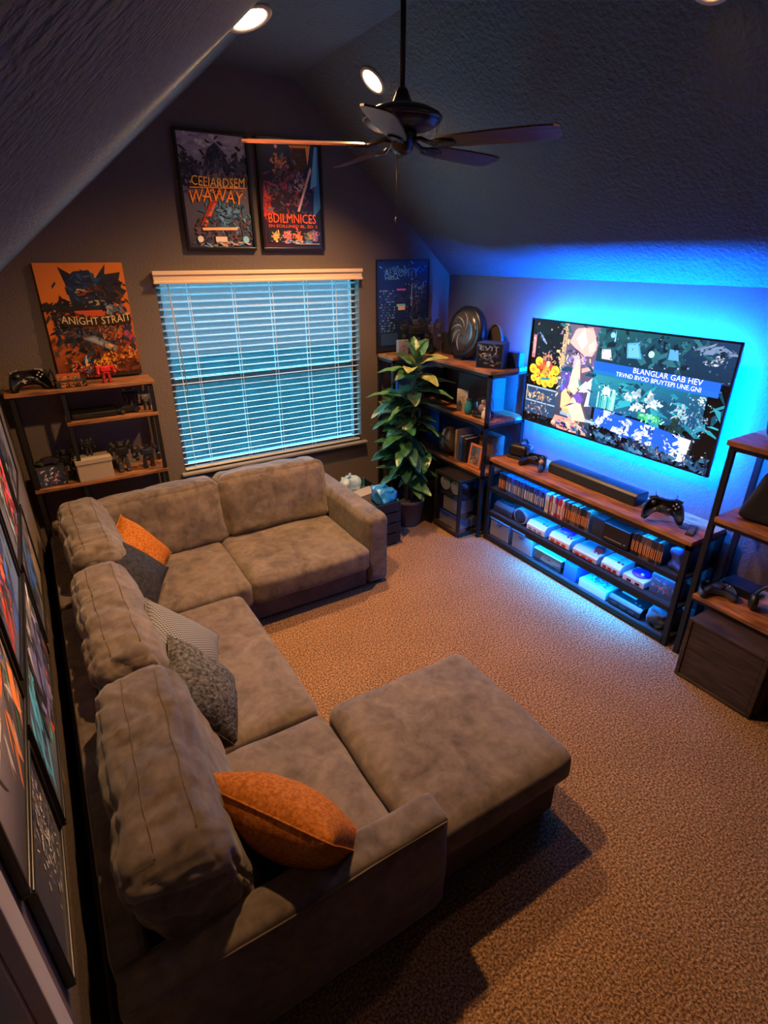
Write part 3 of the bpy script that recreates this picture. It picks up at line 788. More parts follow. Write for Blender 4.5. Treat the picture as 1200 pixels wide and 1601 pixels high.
def art_neon(A):
    r = random.Random(21)
    A.grad(0, 0, 1, 1, (.004, .008, .02), (.004, .01, .025), (.006, .02, .05), (.006, .016, .045))
    A.text('ALAOPITY', .13, .83, .80, .92, (.05, .22, .60)); A.shards(r, 30, .47, .91, .2, .025, [(.03, .14, .42), (.06, .28, .7), (.02, .08, .25)], .06, 7, .1)
    A.text('MIDIA', .15, .80, .42, .83, (.10, .30, .65))
    for i in range(10):
        for j in range(16):
            if r.random() < .6:
                x = .04 + i * .031; y = .22 + j * .03
                A.rect(x, y, x + .02, y + .016, r.choice([(.02, .06, .16), (.04, .12, .28), (.15, .20, .28), (.01, .03, .08)]))
    A.shards(r, 60, .68, .55, .12, .14, [(.006, .008, .012), (.012, .02, .03), (.02, .05, .09), (.03, .03, .03)], .10, 4)
    A.shards(r, 26, .78, .68, .09, .06, [(.14, .22, .20), (.30, .32, .28), (.04, .12, .16)], .045, 5)
    A.rect(.37, .68, .55, .70, (.35, .06, .14)); A.rect(.37, .50, .54, .53, (.12, .30, .42)); A.rect(.40, .46, .54, .50, (.40, .25, .15))
    A.rect(.66, .5, .68, .75, (.14, .18, .2)); A.rect(.06, .06, .4, .2, (.01, .03, .08))
framed('framed_poster', 'dark blue neon lettered poster right of the window behind the shelf toys', (2.87, YB - .002, 1.625), (0, 0, 0), .61, .845, art_neon, .014, .02)

# left wall gallery: local x runs towards -y?  rotate so the print faces +x
ROTL = (0, 0, R(90))             # local x -> +y, face -y -> +x
def gal(seed, bg, pal, extra=None):
    def f(A):
        r = random.Random(seed)
        A.grad(0, 0, 1, 1, bg[0], bg[1], bg[1], bg[0])
        for i, p in enumerate(pal):
            A.shards(r, 40, .2 + .6 * r.random(), .2 + .6 * r.random(), .16, .16, [p, tuple(c * .4 for c in p), (.02, .02, .025)], .16, 6, 1.2)
        if extra: extra(A, r)
    return f
def streak(A, r):
    A.poly([(0, .0), (.55, .0), (.75, .5), (.55, 1), (.25, 1)], (.34, .30, .29)); A.poly([(.1, .0), (.4, 0), (.55, .5), (.38, .9)], (.60, .56, .54))
    A.poly([(.62, .22), (.78, .22), (.95, .62), (.80, .8)], (.65, .13, .03)); A.poly([(.70, .35), (.78, .3), (.9, .6), (.82, .7)], (.85, .25, .06))
    A.poly([(.80, .35), (.98, .38), (1, .85), (.92, .95)], (.02, .10, .40)); A.poly([(.92, .6), (.97, .6), (1, 1), (.95, 1)], (.03, .30, .10))
    A.grad(0, 0, 1, .22, (.02, .017, .015), (.02, .017, .015), (.10, .09, .085), (.16, .14, .13))
    A.shards(r, 60, .55, .5, .25, .3, [(.50, .46, .43), (.30, .27, .25), (.06, .05, .045), (.55, .17, .04), (.18, .14, .12)], .22, 9, 1.2)
    A.shards(r, 30, .85, .6, .08, .25, [(.03, .12, .42), (.04, .22, .10), (.6, .15, .03), (.02, .03, .06)], .18, 9, 1.2)
def script(A, r):
    A.shards(r, 90, .6, .5, .14, .28, [(.50, .46, .42), (.2, .18, .16), (.35, .33, .3)], .05, 9, 1.4)
GW = 'framed posters on the left wall'
gy = XL + .002
framed('framed_poster', 'framed poster with white blur and orange streak at the picture edge', (gy, 1.03, 1.22), ROTL, .70, .98, gal(1, ((.05, .045, .045), (.10, .09, .09)), [(.3, .3, .32), (.2, .1, .05)], streak), .013, .022, group=GW, gain=2.6)
framed('framed_poster', 'small dark framed print with pale scrawl, lowest beside the door casing', (gy, 1.06, .80), ROTL, .50, .40, gal(2, ((.03, .028, .025), (.05, .045, .04)), [(.10, .08, .07)], script), .013, .022, group=GW, gain=2.6)
framed('framed_poster', 'framed teal and orange poster in the lower row behind the sofa', (gy, 1.64, .72), ROTL, 1.05, .47, gal(3, ((.04, .05, .06), (.12, .12, .14)), [(.06, .26, .34), (.5, .12, .04), (.3, .28, .28), (.1, .1, .2)]), .013, .022, group=GW, gain=2.6)
framed('framed_poster', 'framed blue poster with bright red strokes on the left wall', (gy, 1.80, 1.24), ROTL, .74, .98, gal(4, ((.04, .05, .08), (.06, .10, .18)), [(.55, .05, .03), (.03, .09, .28), (.4, .4, .42), (.8, .1, .03)]), .013, .022, group=GW, gain=2.6)
framed('framed_poster', 'framed poster with navy and ochre bands further along the left wall', (gy, 2.60, 1.24), ROTL, .70, .98, gal(5, ((.06, .06, .07), (.05, .08, .16)), [(.02, .07, .20), (.35, .16, .04), (.3, .3, .33), (.5, .05, .04)]), .013, .022, group=GW, gain=2.6)
framed('framed_poster', 'framed brown and grey poster in the lower row near the corner', (gy, 2.76, .74), ROTL, .80, .46, gal(6, ((.06, .05, .045), (.10, .09, .08)), [(.20, .12, .06), (.12, .12, .13), (.03, .08, .2)]), .013, .022, group=GW, gain=2.6)
framed('framed_poster', 'framed grey poster with red corner nearest the ladder shelf', (gy, 3.37, 1.24), ROTL, .66, .98, gal(7, ((.10, .10, .11), (.06, .06, .07)), [(.25, .24, .25), (.35, .06, .05), (.03, .03, .04)]), .013, .022, group=GW, gain=2.6)

# ================================================================== LADDER SHELF (left of the window)
def posts(mbx, xs, ys, z1, t=.025, z0=0):
    for x in xs:
        for y in ys: mbx.box(x - t / 2, x + t / 2, y - t / 2, y + t / 2, z0, z1)
ls = thing('ladder_shelf', 'black steel shelf with rustic boards left of the window', 'shelf', (.2, 4.66, 0))
for x in (-.225, .085, .685):
    for y in (4.545, 4.785): MB().box(x - .014, x + .014, y - .014, y + .014, 0, 1.60).build('post', STEEL, ls)
for x in (-.225, .085, .685):
    for z in (.40, .87, 1.34, 1.585): 
        if x < 0 and z == 1.34: continue
        MB().box(x - .012, x + .012, 4.555, 4.775, z, z + .025).build('side_rail', STEEL, ls)
for x0, x1, z in ((-.265, .715, 1.61), (.065, .705, 1.365), (-.245, .705, .895), (-.245, .705, .425)):
    MB().box(x0, x1, 4.525, 4.80, z, z + .028).build('shelf_board', WOODX, ls, .004)

# ================================================================== CORNER SHELVES (right of the window)
def rack(name, label, x0, x1, y0, y1, zs, base, wood):
    t = thing(name, label, 'shelf', base)
    for x in (x0 + .015, x1 - .015):
        for y in (y0 + .015, y1 - .015): MB().box(x - .015, x + .015, y - .015, y + .015, 0, zs[0] - .03).build('post', STEEL, t)
    for z in zs:
        mb = MB(); mb.box(x0, x1, y0, y0 + .025, z - .055, z - .03); mb.box(x0, x1, y1 - .025, y1, z - .055, z - .03)
        mb.box(x0, x0 + .025, y0, y1, z - .055, z - .03); mb.box(x1 - .025, x1, y0, y1, z - .055, z - .03)
        mb.build('shelf_frame', STEEL, t)
        MB().box(x0, x1, y0, y1, z - .03, z).build('shelf_board', wood, t, .003)
    return t
rack('bookshelf', 'dark steel bookshelf in the corner between plant and television', 3.26, 3.73, 3.56, 4.79, (1.60, 1.15, .665), (3.5, 4.15, 0), WOOD)
rack('narrow_shelf', 'narrow dark shelf behind the plant under the blue poster', 2.87, 3.24, 4.50, 4.79, (1.62, 1.15, .66, .15), (3.05, 4.65, 0), WOODX)

# ================================================================== MEDIA CONSOLE
SX0, SX1, SY0, SY1 = 3.31, 3.725, 1.60, 3.535
mc = thing('media_console', 'long black steel media console with wooden top under the television', 'console', (3.52, 2.57, 0))
for x in (SX0 + .018, SX1 - .018):
    for y in (SY0 + .02, SY1 - .02): MB().box(x - .018, x + .018, y - .018, y + .018, 0, .80).build('post', STEEL, mc)
for x in (SX0 + .018, SX1 - .018): MB().box(x - .015, x + .015, 2.55, 2.58, .02, .80).build('post', STEEL, mc) if x > 3.5 else None
ZS = (.05, .30, .545)
for z in ZS:
    MB().box(SX0 + .01, SX1 - .005, SY0 + .01, SY1 - .01, z - .02, z).build('shelf_board', BLACKM, mc, .003)
    mb = MB(); mb.box(SX0, SX0 + .018, SY0 + .03, SY1 - .03, z - .032, z + .006)
    mb.build('shelf_lip', STEEL, mc)
mb = MB(); mb.box(SX0, SX0 + .03, SY0, SY1, .765, .795); mb.box(SX1 - .03, SX1, SY0, SY1, .765, .795); mb.box(SX0, SX1, SY0, SY0 + .03, .765, .795); mb.box(SX0, SX1, SY1 - .03, SY1, .765, .795)
mb.build('top_frame', STEEL, mc)
for i in range(3):
    x0 = SX0 + .002 + i * .138
    MB().box(x0, x0 + .135, SY0 + .002, SY1 - .002, .795, .828).build('top_plank', WOOD, mc, .003)
# light strips under the shelves
for z in (.285 - .005, .525 - .005, .764):
    MB().box(SX0 + .024, SX0 + .034, SY0 + .08, SY1 - .08, z - .005, z).build('light_strip', LEDC, mc)
zc = ZS[1] - .033
MB().prism([(SX0 - .004, zc), (SX0 - .004, zc - .017), (SX0 - .001, zc - .017), (SX0 + .001, zc - .006), (SX0 + .016, zc - .015), (SX0 + .018, zc)], 'y', SY0 + .24, SY1 - .54).build('light_channel', STEEL, mc)
MB().add([(SX0 + .0015, SY0 + .25, zc - .0068), (SX0 + .0015, SY1 - .55, zc - .0068), (SX0 + .0155, SY1 - .55, zc - .0152), (SX0 + .0155, SY0 + .25, zc - .0152)], [(0, 1, 2, 3)]).build('light_strip', mat('led_floor', (0, 0, 0), .5, emis=(0, .26, 1.0), estr=LED_FLOOR), mc)

# ================================================================== TELEVISION
TY0, TY1, TZ0, TZ1 = 1.757, 3.475, 1.165, 2.03
TVX = 3.60
tv = thing('television', 'large wall-mounted television showing a bright game collage', 'television', (TVX + .045, (TY0 + TY1) / 2, TZ0))
mb = MB(); mb.box(TVX + .01, TVX + .02, TY0, TY1, TZ0, TZ1); mb.box(TVX + .02, TVX + .07, TY0 + .06, TY1 - .06, TZ0 + .06, TZ1 - .06)
mb.build('body', BLACK, tv, .004)
mb = MB(); fw = .012
for a in ((TY0, TY1, TZ0, TZ0 + fw + .004), (TY0, TY1, TZ1 - fw, TZ1), (TY0, TY0 + fw, TZ0, TZ1), (TY1 - fw, TY1, TZ0, TZ1)): mb.box(TVX, TVX + .012, *a)
mb.build('bezel', BLACK, tv)
MB().box(TVX + .07, XR, 2.4, 2.95, 1.4, 1.75).build('wall_mount', STEEL, tv)
for a in ((TY0 + .06, TY1 - .06, TZ1 - .06, TZ1 - .054), (TY0 + .06, TY1 - .06, TZ0 + .054, TZ0 + .06), (TY0 + .054, TY0 + .06, TZ0 + .06, TZ1 - .06), (TY1 - .06, TY1 - .054, TZ0 + .06, TZ1 - .06)):
    MB().box(TVX + .023, TVX + .035, *a).build('light_strip', LEDB, tv)
def art_tv(A):
    r = random.Random(4)
    NV = (.004, .018, .05)
    A.grad(0, 0, 1, 1, (.003, .008, .02), (.004, .02, .06), (.004, .02, .05), (.006, .02, .06))
    # night city at the upper left
    for i in range(70):
        x = r.uniform(.01, .20); y = r.uniform(.62, .99); c = r.choice([(.02, .10, .35), (.10, .25, .55), (.35, .45, .6), (.02, .06, .2), (.01, .02, .06)])
        A.rect(x, y, x + r.uniform(.003, .012), y + r.uniform(.01, .06), c)
    for i in range(6): A.poly([(.01 + i * .012, .97 - i * .03), (.04 + i * .012, .93 - i * .03), (.041 + i * .012, .945 - i * .03), (.012 + i * .012, .985 - i * .03)], (.2, .32, .6))
    A.rect(.012, .64, .032, .86, (.55, .16, .18)); A.text('STRN', .013, .66, .031, .84, (.8, .5, .45))
    A.shards(r, 20, .12, .66, .03, .03, [(.7, .35, .25), (.5, .2, .15)], .02)
    # yellow bubble cluster
    A.disc(.105, .52, .075, (.45, .05, .02), 14, .11)
    for x, y, s_ in ((.03, .53, .025), (.065, .61, .024), (.04, .44, .02), (.08, .42, .022), (.12, .41, .024), (.155, .42, .022), (.18, .46, .02), (.175, .55, .026), (.15, .50, .02), (.10, .47, .02), (.06, .50, .02)):
        A.disc(x, y, s_, (.95, .62, .03), 10, s_ * 1.9); A.disc(x + .004, y - .01, s_ * .45, (.75, .28, .02), 8, s_ * .8)
    A.disc(.115, .53, .028, (.95, .30, .04), 10, .055); A.disc(.09, .57, .018, (.75, .10, .02), 10, .035); A.disc(.125, .60, .012, (.9, .7, .3), 8, .03)
    A.shards(r, 20, .11, .5, .06, .06, [(.03, .01, .01), (.2, .03, .01)], .015)
    # white-edged panel, lower left
    A.rect(.0, .08, .215, .36, (.02, .05, .12)); A.rect(.0, .345, .215, .36, (.30, .38, .5)); A.rect(.003, .20, .215, .212, (.35, .4, .5)); A.rect(.003, .2, .008, .35, (.35, .4, .5))
    A.shards(r, 26, .07, .27, .05, .02, [(.8, .6, .4), (.5, .3, .15), (.2, .12, .1)], .022)
    A.shards(r, 26, .09, .13, .06, .04, [(.4, .2, .15), (.5, .4, .35), (.05, .06, .1)], .016)
    # centre: pink and peach facets
    A.grad(.20, .0, .42, 1, (.02, .03, .06), (.01, .04, .07), (.15, .10, .2), (.12, .10, .16))
    A.rect(.20, .60, .225, 1, (.55, .36, .16)); A.shards(r, 20, .215, .75, .015, .12, [(.8, .55, .25), (.3, .2, .3)], .03)
    A.poly([(.245, .86), (.275, .97), (.36, .99), (.40, .86), (.385, .76), (.33, .75), (.29, .77)], (.75, .30, .28))
    A.poly([(.28, .90), (.33, .96), (.345, .84), (.32, .78)], (.95, .55, .45)); A.poly([(.345, .84), (.39, .90), (.395, .80), (.36, .77)], (.85, .38, .36)); A.poly([(.25, .87), (.29, .90), (.29, .78)], (.6, .18, .2))
    A.shards(r, 34, .295, .70, .03, .06, [(.18, .10, .4), (.4, .25, .6), (.7, .5, .35), (.03, .03, .08)], .03)
    A.poly([(.275, .40), (.285, .66), (.32, .66), (.335, .44), (.31, .36)], (.95, .50, .30)); A.poly([(.29, .40), (.30, .6), (.32, .6), (.325, .44)], (1, .66, .45))
    A.poly([(.25, .17), (.235, .36), (.265, .44), (.30, .30), (.34, .33), (.40, .14), (.33, .12)], (.90, .40, .16)); A.poly([(.29, .28), (.35, .31), (.40, .14), (.34, .13)], (1, .56, .36))
    A.poly([(.215, .38), (.225, .56), (.255, .58), (.25, .36)], (.12, .05, .35)); A.poly([(.30, .33), (.34, .40), (.37, .34), (.33, .26)], (.12, .05, .4)); A.poly([(.33, .40), (.37, .50), (.40, .56), (.385, .42)], (.75, .72, .85))
    A.poly([(.375, .28), (.39, .50), (.42, .54), (.415, .30)], (.65, .6, .85)); A.poly([(.335, .58), (.395, .63), (.395, .66), (.33, .62)], (.75, .35, .3))
    A.poly([(.27, .34), (.30, .40), (.31, .43), (.29, .34)], (.02, .02, .06)); A.poly([(.25, .22), (.29, .27), (.33, .285), (.30, .255)], (.02, .02, .05))
    A.shards(r, 14, .24, .48, .02, .1, [(.7, .7, .8), (.9, .8, .5), (.1, .2, .6)], .03)
    A.poly([(.19, .03), (.21, .13), (.32, .13), (.40, .06), (.41, .01), (.25, .0)], (.80, .28, .20)); A.shards(r, 26, .31, .07, .05, .03, [(1, .6, .4), (.9, .4, .3), (.4, .1, .3)], .035, 4, -.4)
    A.poly([(.24, .15), (.45, .14), (.45, .165), (.24, .18)], (.25, .35, .5)); A.shards(r, 18, .40, .155, .05, .012, [(.8, .85, 1), (.3, .5, .7)], .02, 5, 0)
    # dark green field with tiles
    A.grad(.40, .70, 1, 1, (.004, .03, .05), (.004, .02, .05), (.006, .03, .09), (.01, .10, .10))
    A.shards(r, 50, .62, .86, .2, .07, [(.01, .06, .10), (.02, .12, .16), (.004, .015, .03)], .06)
    A.poly([(.555, .78), (.545, .90), (.60, .92), (.625, .79)], (.06, .30, .55)); A.poly([(.56, .79), (.552, .89), (.595, .905), (.615, .80)], (.12, .42, .68)); A.poly([(.74, .82), (.74, .90), (.775, .90), (.785, .82)], (.08, .30, .55))
    A.poly([(.43, .74), (.425, .82), (.47, .83), (.485, .74)], (.65, .50, .55)); A.disc(.665, .84, .014, (.35, .55, .5)); A.disc(.47, .95, .012, (.2, .5, .7)); A.poly([(.48, .9), (.484, 1), (.488, .9)], (.2, .5, .8))
    A.shards(r, 14, .93, .86, .02, .02, [(.5, .55, .6), (.15, .2, .3)], .02, 5); A.shards(r, 10, .92, .93, .04, .01, [(.12, .18, .3)], .06, 9, .2)
    # teal panel
    A.grad(.40, .30, .93, .60, (.01, .12, .25), (.004, .04, .12), (.005, .08, .16), (.02, .24, .32))
    A.shards(r, 40, .65, .45, .2, .08, [(.01, .20, .30), (.02, .30, .38), (.004, .06, .12)], .10, 7, 0)
    for i in range(26): 
        x = r.uniform(.44, .54); A.rect(x, .31, x + .006, r.uniform(.38, .50), r.choice([(.10, .6, .45), (.4, .9, .7), (.05, .35, .4)]))
    A.disc(.485, .47, .02, (.85, .9, .9)); A.shards(r, 16, .49, .46, .03, .03, [(.7, .95, .95), (.3, .8, .8)], .02)
    for x, y, s_ in ((.595, .46, .018), (.635, .49, .022), (.70, .48, .026), (.725, .46, .02), (.64, .39, .02), (.665, .40, .014)):
        A.shards(r, 8, x, y, s_ * .5, s_ * .8, [(.62, .68, .78), (.75, .8, .88), (.3, .45, .55)], s_ * 1.6, 3)
    A.rect(.66, .30, .76, .36, (.02, .30, .12)); A.shards(r, 18, .71, .33, .03, .02, [(.10, .7, .3), (.3, .9, .5)], .02)
    A.shards(r, 16, .84, .42, .02, .035, [(.5, .65, .75), (.2, .4, .5)], .035, 4, 1.0); A.shards(r, 12, .83, .31, .015, .03, [(.005, .03, .03)], .04)
    A.shards(r, 6, .91, .55, .012, .015, [(.5, .65, .7)], .02); A.shards(r, 30, .92, .42, .03, .08, [(.1, .2, .35), (.3, .4, .5)], .012)
    # banner
    A.rect(.40, .60, .97, .715, (.01, .10, .55)); A.grad(.40, .60, .97, .64, (.01, .16, .30), (.01, .10, .5), (.01, .12, .62), (.01, .14, .55))
    A.text('BLANGLAR GAB HEV', .60, .67, .90, .715, (.95, .85, .85)); A.text('TRVND BVOD BPUYTEPI UNE.GNI', .52, .618, .90, .655, (.95, .92, .95))
    # blue band with pale blots
    A.poly([(.44, .30), (.44, .17), (.60, .11), (.88, .07), (.90, .24), (.70, .28)], (.01, .09, .60))
    for q in (((.455, .16), (.49, .16), (.50, .22), (.47, .24)), ((.475, .22), (.52, .22), (.53, .30), (.49, .30)), ((.54, .13), (.64, .13), (.62, .17), (.55, .18)), ((.60, .17), (.63, .17), (.63, .25), (.59, .25)), ((.70, .17), (.73, .17), (.735, .27), (.70, .27)), ((.67, .10), (.69, .10), (.70, .18), (.67, .18)), ((.72, .08), (.76, .07), (.74, .14)), ((.82, .05), (.90, .04), (.91, .24), (.85, .25), (.87, .16))):
        A.poly(list(q), (.55, .62, .80)); cx = sum(p[0] for p in q) / len(q); cy = sum(p[1] for p in q) / len(q)
        A.shards(r, 7, cx, cy, .014, .03, [(.7, .76, .9), (.01, .09, .5), (.4, .5, .75)], .035, 3)
    A.shards(r, 20, .86, .12, .025, .05, [(.8, .85, .95), (.5, .6, .8)], .03, 5, 0)
    A.shards(r, 60, .66, .05, .2, .03, [(.006, .02, .05), (.02, .08, .2), (.01, .03, .08), (.04, .16, .3)], .05)
    A.shards(r, 24, .72, .07, .1, .03, [(.25, .35, .5), (.1, .2, .4), (.3, .1, .15)], .014)
A = Art(TY1 - TY0 - 2 * fw, TZ1 - TZ0 - 2 * fw); A.fine = .45; art_tv(A)
rq = random.Random(77)
for i in range(420):                       # fine picture detail
    x = rq.random(); y = rq.random()
    if .40 < x < .97 and .60 < y < .72: continue
    if .23 < x < .40: continue
    c = rq.choice([(.004, .012, .03), (.01, .04, .10), (.03, .10, .22), (.10, .22, .35), (.35, .4, .5), (.006, .02, .02)])
    if x < .4: c = rq.choice([(.02, .02, .06), (.3, .12, .10), (.5, .25, .16), (.06, .08, .22), (.01, .02, .05)])
    A.rect(x, y, x + rq.uniform(.002, .010), y + rq.uniform(.004, .016), c)
PK, PE, PD = (.90, .42, .38), (1.0, .60, .42), (.10, .04, .14)
A.poly([(.250, .84), (.275, .955), (.325, .985), (.375, .965), (.402, .86), (.385, .745), (.34, .74), (.30, .78)], PK)
A.poly([(.285, .88), (.325, .97), (.35, .86), (.325, .79)], (1, .68, .58)); A.poly([(.355, .84), (.392, .89), (.396, .80), (.365, .765)], (.95, .50, .46)); A.poly([(.26, .80), (.30, .765), (.34, .735), (.338, .745), (.30, .785)], PD)
A.poly([(.285, .62), (.29, .73), (.315, .74), (.33, .66), (.31, .60)], (.55, .40, .62)); A.poly([(.30, .62), (.305, .70), (.32, .69), (.318, .62)], (.9, .6, .4))
A.poly([(.275, .42), (.288, .61), (.318, .62), (.335, .46), (.31, .38)], PE); A.poly([(.335, .44), (.372, .52), (.392, .50), (.372, .41)], (.80, .70, .78)); A.poly([(.252, .40), (.262, .58), (.276, .58), (.272, .40)], (.10, .05, .34))
A.poly([(.245, .22), (.240, .36), (.262, .42), (.295, .34), (.285, .22)], (.95, .50, .24)); A.poly([(.285, .24), (.31, .35), (.345, .32), (.398, .15), (.33, .135)], PE)
A.poly([(.262, .235), (.30, .285), (.33, .30), (.30, .265)], PD); A.poly([(.31, .37), (.345, .40), (.368, .34), (.34, .30)], (.16, .07, .42)); A.poly([(.272, .38), (.300, .34), (.304, .35), (.276, .40)], PD)
A.build('screen', tv, SCREEN, (.012 - .045 - .0005, (TY1 - TY0) / 2 - fw, fw), (0, 0, R(-90)))

# ================================================================== RIGHT-HAND SHELF
rs = thing('ladder_shelf', 'black steel shelf with rustic boards right of the media console', 'shelf', (3.5, 1.0, 0))
for x in (3.325, 3.70):
    for y in (.36, 1.525): MB().box(x - .016, x + .016, y - .016, y + .016, 0, 1.50).build('post', STEEL, rs)
for z in (1.535, 1.06, .505):
    MB().box(3.29, 3.725, .33, 1.555 if z > 1.5 else 1.505, z - .032, z).build('shelf_board', WOOD, rs, .005)
    mb = MB(); mb.box(3.31, 3.715, 1.515, 1.54, z - .06, z - .034); mb.box(3.31, 3.335, .35, 1.52, z - .06, z - .034); mb.box(3.69, 3.715, .35, 1.52, z - .06, z - .034)
    mb.build('shelf_frame', STEEL, rs)
# dark slatted cube under it
wc = thing('storage_cube', 'dark brown wooden storage cube under the right-hand shelf', 'storage box', (3.34, 1.18, 0))
CUBE = mat('dark_walnut', (.020, .012, .009), .6, col2=(.055, .034, .025), scale=6, detail=6, stretch=(2, 1.2, 9), bump=.3, bscale=12, bdist=.003)
MB().box(3.135, 3.62, .93, 1.40, .0, .44).build('carcass', CUBE, wc, .004)
for i in range(4):
    MB().box(3.118, 3.135, .955, 1.375, .025 + i * .1, .121 + i * .1).build('plank', CUBE, wc, .003)
    MB().box(3.155, 3.60, .915, .93, .025 + i * .1, .121 + i * .1).build('plank', CUBE, wc, .003)
mb = MB(); mb.box(3.112, 3.137, .928, .953, 0, .445); mb.box(3.112, 3.137, 1.378, 1.403, 0, .445); mb.box(3.112, 3.137, .953, 1.378, .426, .445); mb.box(3.112, 3.137, .953, 1.378, 0, .023)
mb.build('edge_frame', CUBE, wc, .003)
# ================================================================== SMALL THINGS: BUILDERS
def boxed(name, label, cat, c, size, m, rz=0, art=None, lid=None, group=None, face='-y', bevel=.003):
    """carton or case standing on z=c[2]; printed panel on its front"""
    t = thing(name, label, cat, c, (0, 0, rz), group)
    w_, d_, h_ = size
    MB().box(-w_ / 2, w_ / 2, -d_ / 2, d_ / 2, 0, h_).build('carton', m, t, bevel, local=True)
    if art:
        A = Art(w_ * .94, h_ * .94); art(A); A.build('print', t, PRINT, (-w_ * .47, -d_ / 2 - .0005, h_ * .03))
    if lid: MB().box(-w_ / 2 - .006, w_ / 2 + .006, -d_ / 2 - .006, d_ / 2 + .006, h_ - .03, h_ + .006).build('lid', lid, t, .003, local=True)
    return t
def art_pack(seed, bg, pal, txt=None, tc=(.8, .8, .8)):
    def f(A):
        r = random.Random(seed)
        A.grad(0, 0, 1, 1, bg, tuple(c * .6 for c in bg), bg, tuple(min(1, c * 1.3) for c in bg))
        A.shards(r, 40, .5, .45, .22, .2, pal, .14, 5)
        if txt: A.text(txt, .12, .72, .88, .9, tc)
    return f
def robot(name, label, c, h, rz, m1, m2, m3, group=None, crouch=0.0, wide=1.0):
    """blocky toy robot standing on c"""
    t = thing(name, label, 'toy figure', c, (0, 0, rz), group)
    s = h; w = wide
    for sg in (-1, 1):
        mb = MB(); mb.obox((sg * .10 * s * w, -.02 * s, .04 * s), (.11 * s * w, .19 * s, .08 * s)); mb.obox((sg * .10 * s * w, 0, .17 * s), (.10 * s * w, .11 * s, .20 * s)); mb.obox((sg * .09 * s * w, 0, .34 * s), (.085 * s * w, .09 * s, .18 * s))
        mb.build('leg', m2, t, .004 * s / .2, local=True)
        mb = MB(); mb.obox((sg * .25 * s * w, 0, .70 * s), (.13 * s * w, .16 * s, .14 * s), (0, sg * .25, 0)); mb.obox((sg * .28 * s * w, -.01 * s, .56 * s), (.08 * s * w, .09 * s, .18 * s), (.2, sg * .1, 0)); mb.obox((sg * .29 * s * w, -.08 * s, .43 * s), (.09 * s * w, .10 * s, .17 * s), (.7, 0, 0))
        mb.build('arm', m1, t, .004 * s / .2, local=True)
    mb = MB(); mb.obox((0, 0, .46 * s), (.20 * s * w, .12 * s, .10 * s)); mb.obox((0, -.01 * s, .62 * s), (.34 * s * w, .19 * s, .22 * s)); mb.obox((0, -.10 * s, .64 * s), (.16 * s * w, .04 * s, .12 * s))
    mb.build('torso', m1, t, .005 * s / .2, local=True)
    mb = MB(); mb.obox((0, -.01 * s, .82 * s), (.12 * s, .12 * s, .13 * s))
    for sg in (-1, 1): mb.prism([(sg * .06 * s, .80 * s), (sg * .085 * s, .80 * s), (sg * .10 * s, .97 * s), (sg * .06 * s, .88 * s)][::sg], 'y', -.02 * s, .02 * s)
    hd = mb.build('head', m2, t, .003 * s / .2, local=True)
    MB().box(-.045 * s, .045 * s, -.075 * s, -.068 * s, .80 * s, .83 * s).build('visor', m3, hd, local=True)
    for sg in (-1, 1):
        MB().obox((sg * .16 * s * w, .10 * s, .72 * s), (.06 * s, .03 * s, .34 * s), (.15, sg * .5, 0)).build('back_fin', m3, t, local=True)
    return t
def controller(name, label, c, rot, m, m2, sc=1.0, group=None):
    """game controller lying in local x-y, grips towards -y"""
    t = thing(name, label, 'controller', c, rot, group)
    o2 = [(0, .045), (.03, .047), (.055, .042), (.072, .025), (.080, 0), (.086, -.03), (.083, -.058), (.070, -.066), (.058, -.055), (.045, -.032), (.030, -.022), (0, -.020)]
    full = o2 + [(-x, y) for x, y in o2[::-1][1:-1]]
    n = len(full); rings = []
    for k, (z, s_) in enumerate(((0, .80), (.007, .95), (.018, 1.0), (.030, .95), (.038, .78))):
        rings.append([(x * sc * (1 - (1 - s_) * .4) + 0, (y + .005) * sc * s_, z * sc) for x, y in full])
    v = [p for r_ in rings for p in r_]; f = []
    for i in range(4):
        for k in range(n): f.append((i * n + k, (i * n + (k + 1) % n), ((i + 1) * n + (k + 1) % n), (i + 1) * n + k))
    f.append(tuple(range(n))); f.append(tuple(4 * n + k for k in range(n))[::-1])
    f = [q[::-1] for q in f]
    MB().add(v, f, 0, True).build('shell', m, t, local=True)
    for x, y in ((-.045, .018), (.022, -.005)):
        MB().lathe([(.011 * sc, .036 * sc), (.006 * sc, .044 * sc), (.010 * sc, .050 * sc), (.0095 * sc, .053 * sc)], (x * sc, y * sc, 0), 12).build('thumb_stick', m2, t, local=True)
    for x, y in ((.045, .028), (.055, .018), (.035, .018), (.045, .008)):
        MB().lathe([(.0045 * sc, .036 * sc), (.0045 * sc, .041 * sc)], (x * sc, y * sc, 0), 10).build('button', SILVER, t, local=True)
    mb = MB(); mb.box(-.034 * sc, -.012 * sc, -.008 * sc, -.001 * sc, .036 * sc, .041 * sc); mb.box(-.0265 * sc, -.0195 * sc, -.0155 * sc, .0065 * sc, .036 * sc, .0408 * sc)
    mb.build('direction_pad', m2, t, local=True)
    for sg in (-1, 1): MB().obox((sg * .050 * sc, .046 * sc, .020 * sc), (.036 * sc, .012 * sc, .016 * sc), (0, 0, -sg * .25)).build('shoulder_button', m2, t, .002, local=True)
    return t
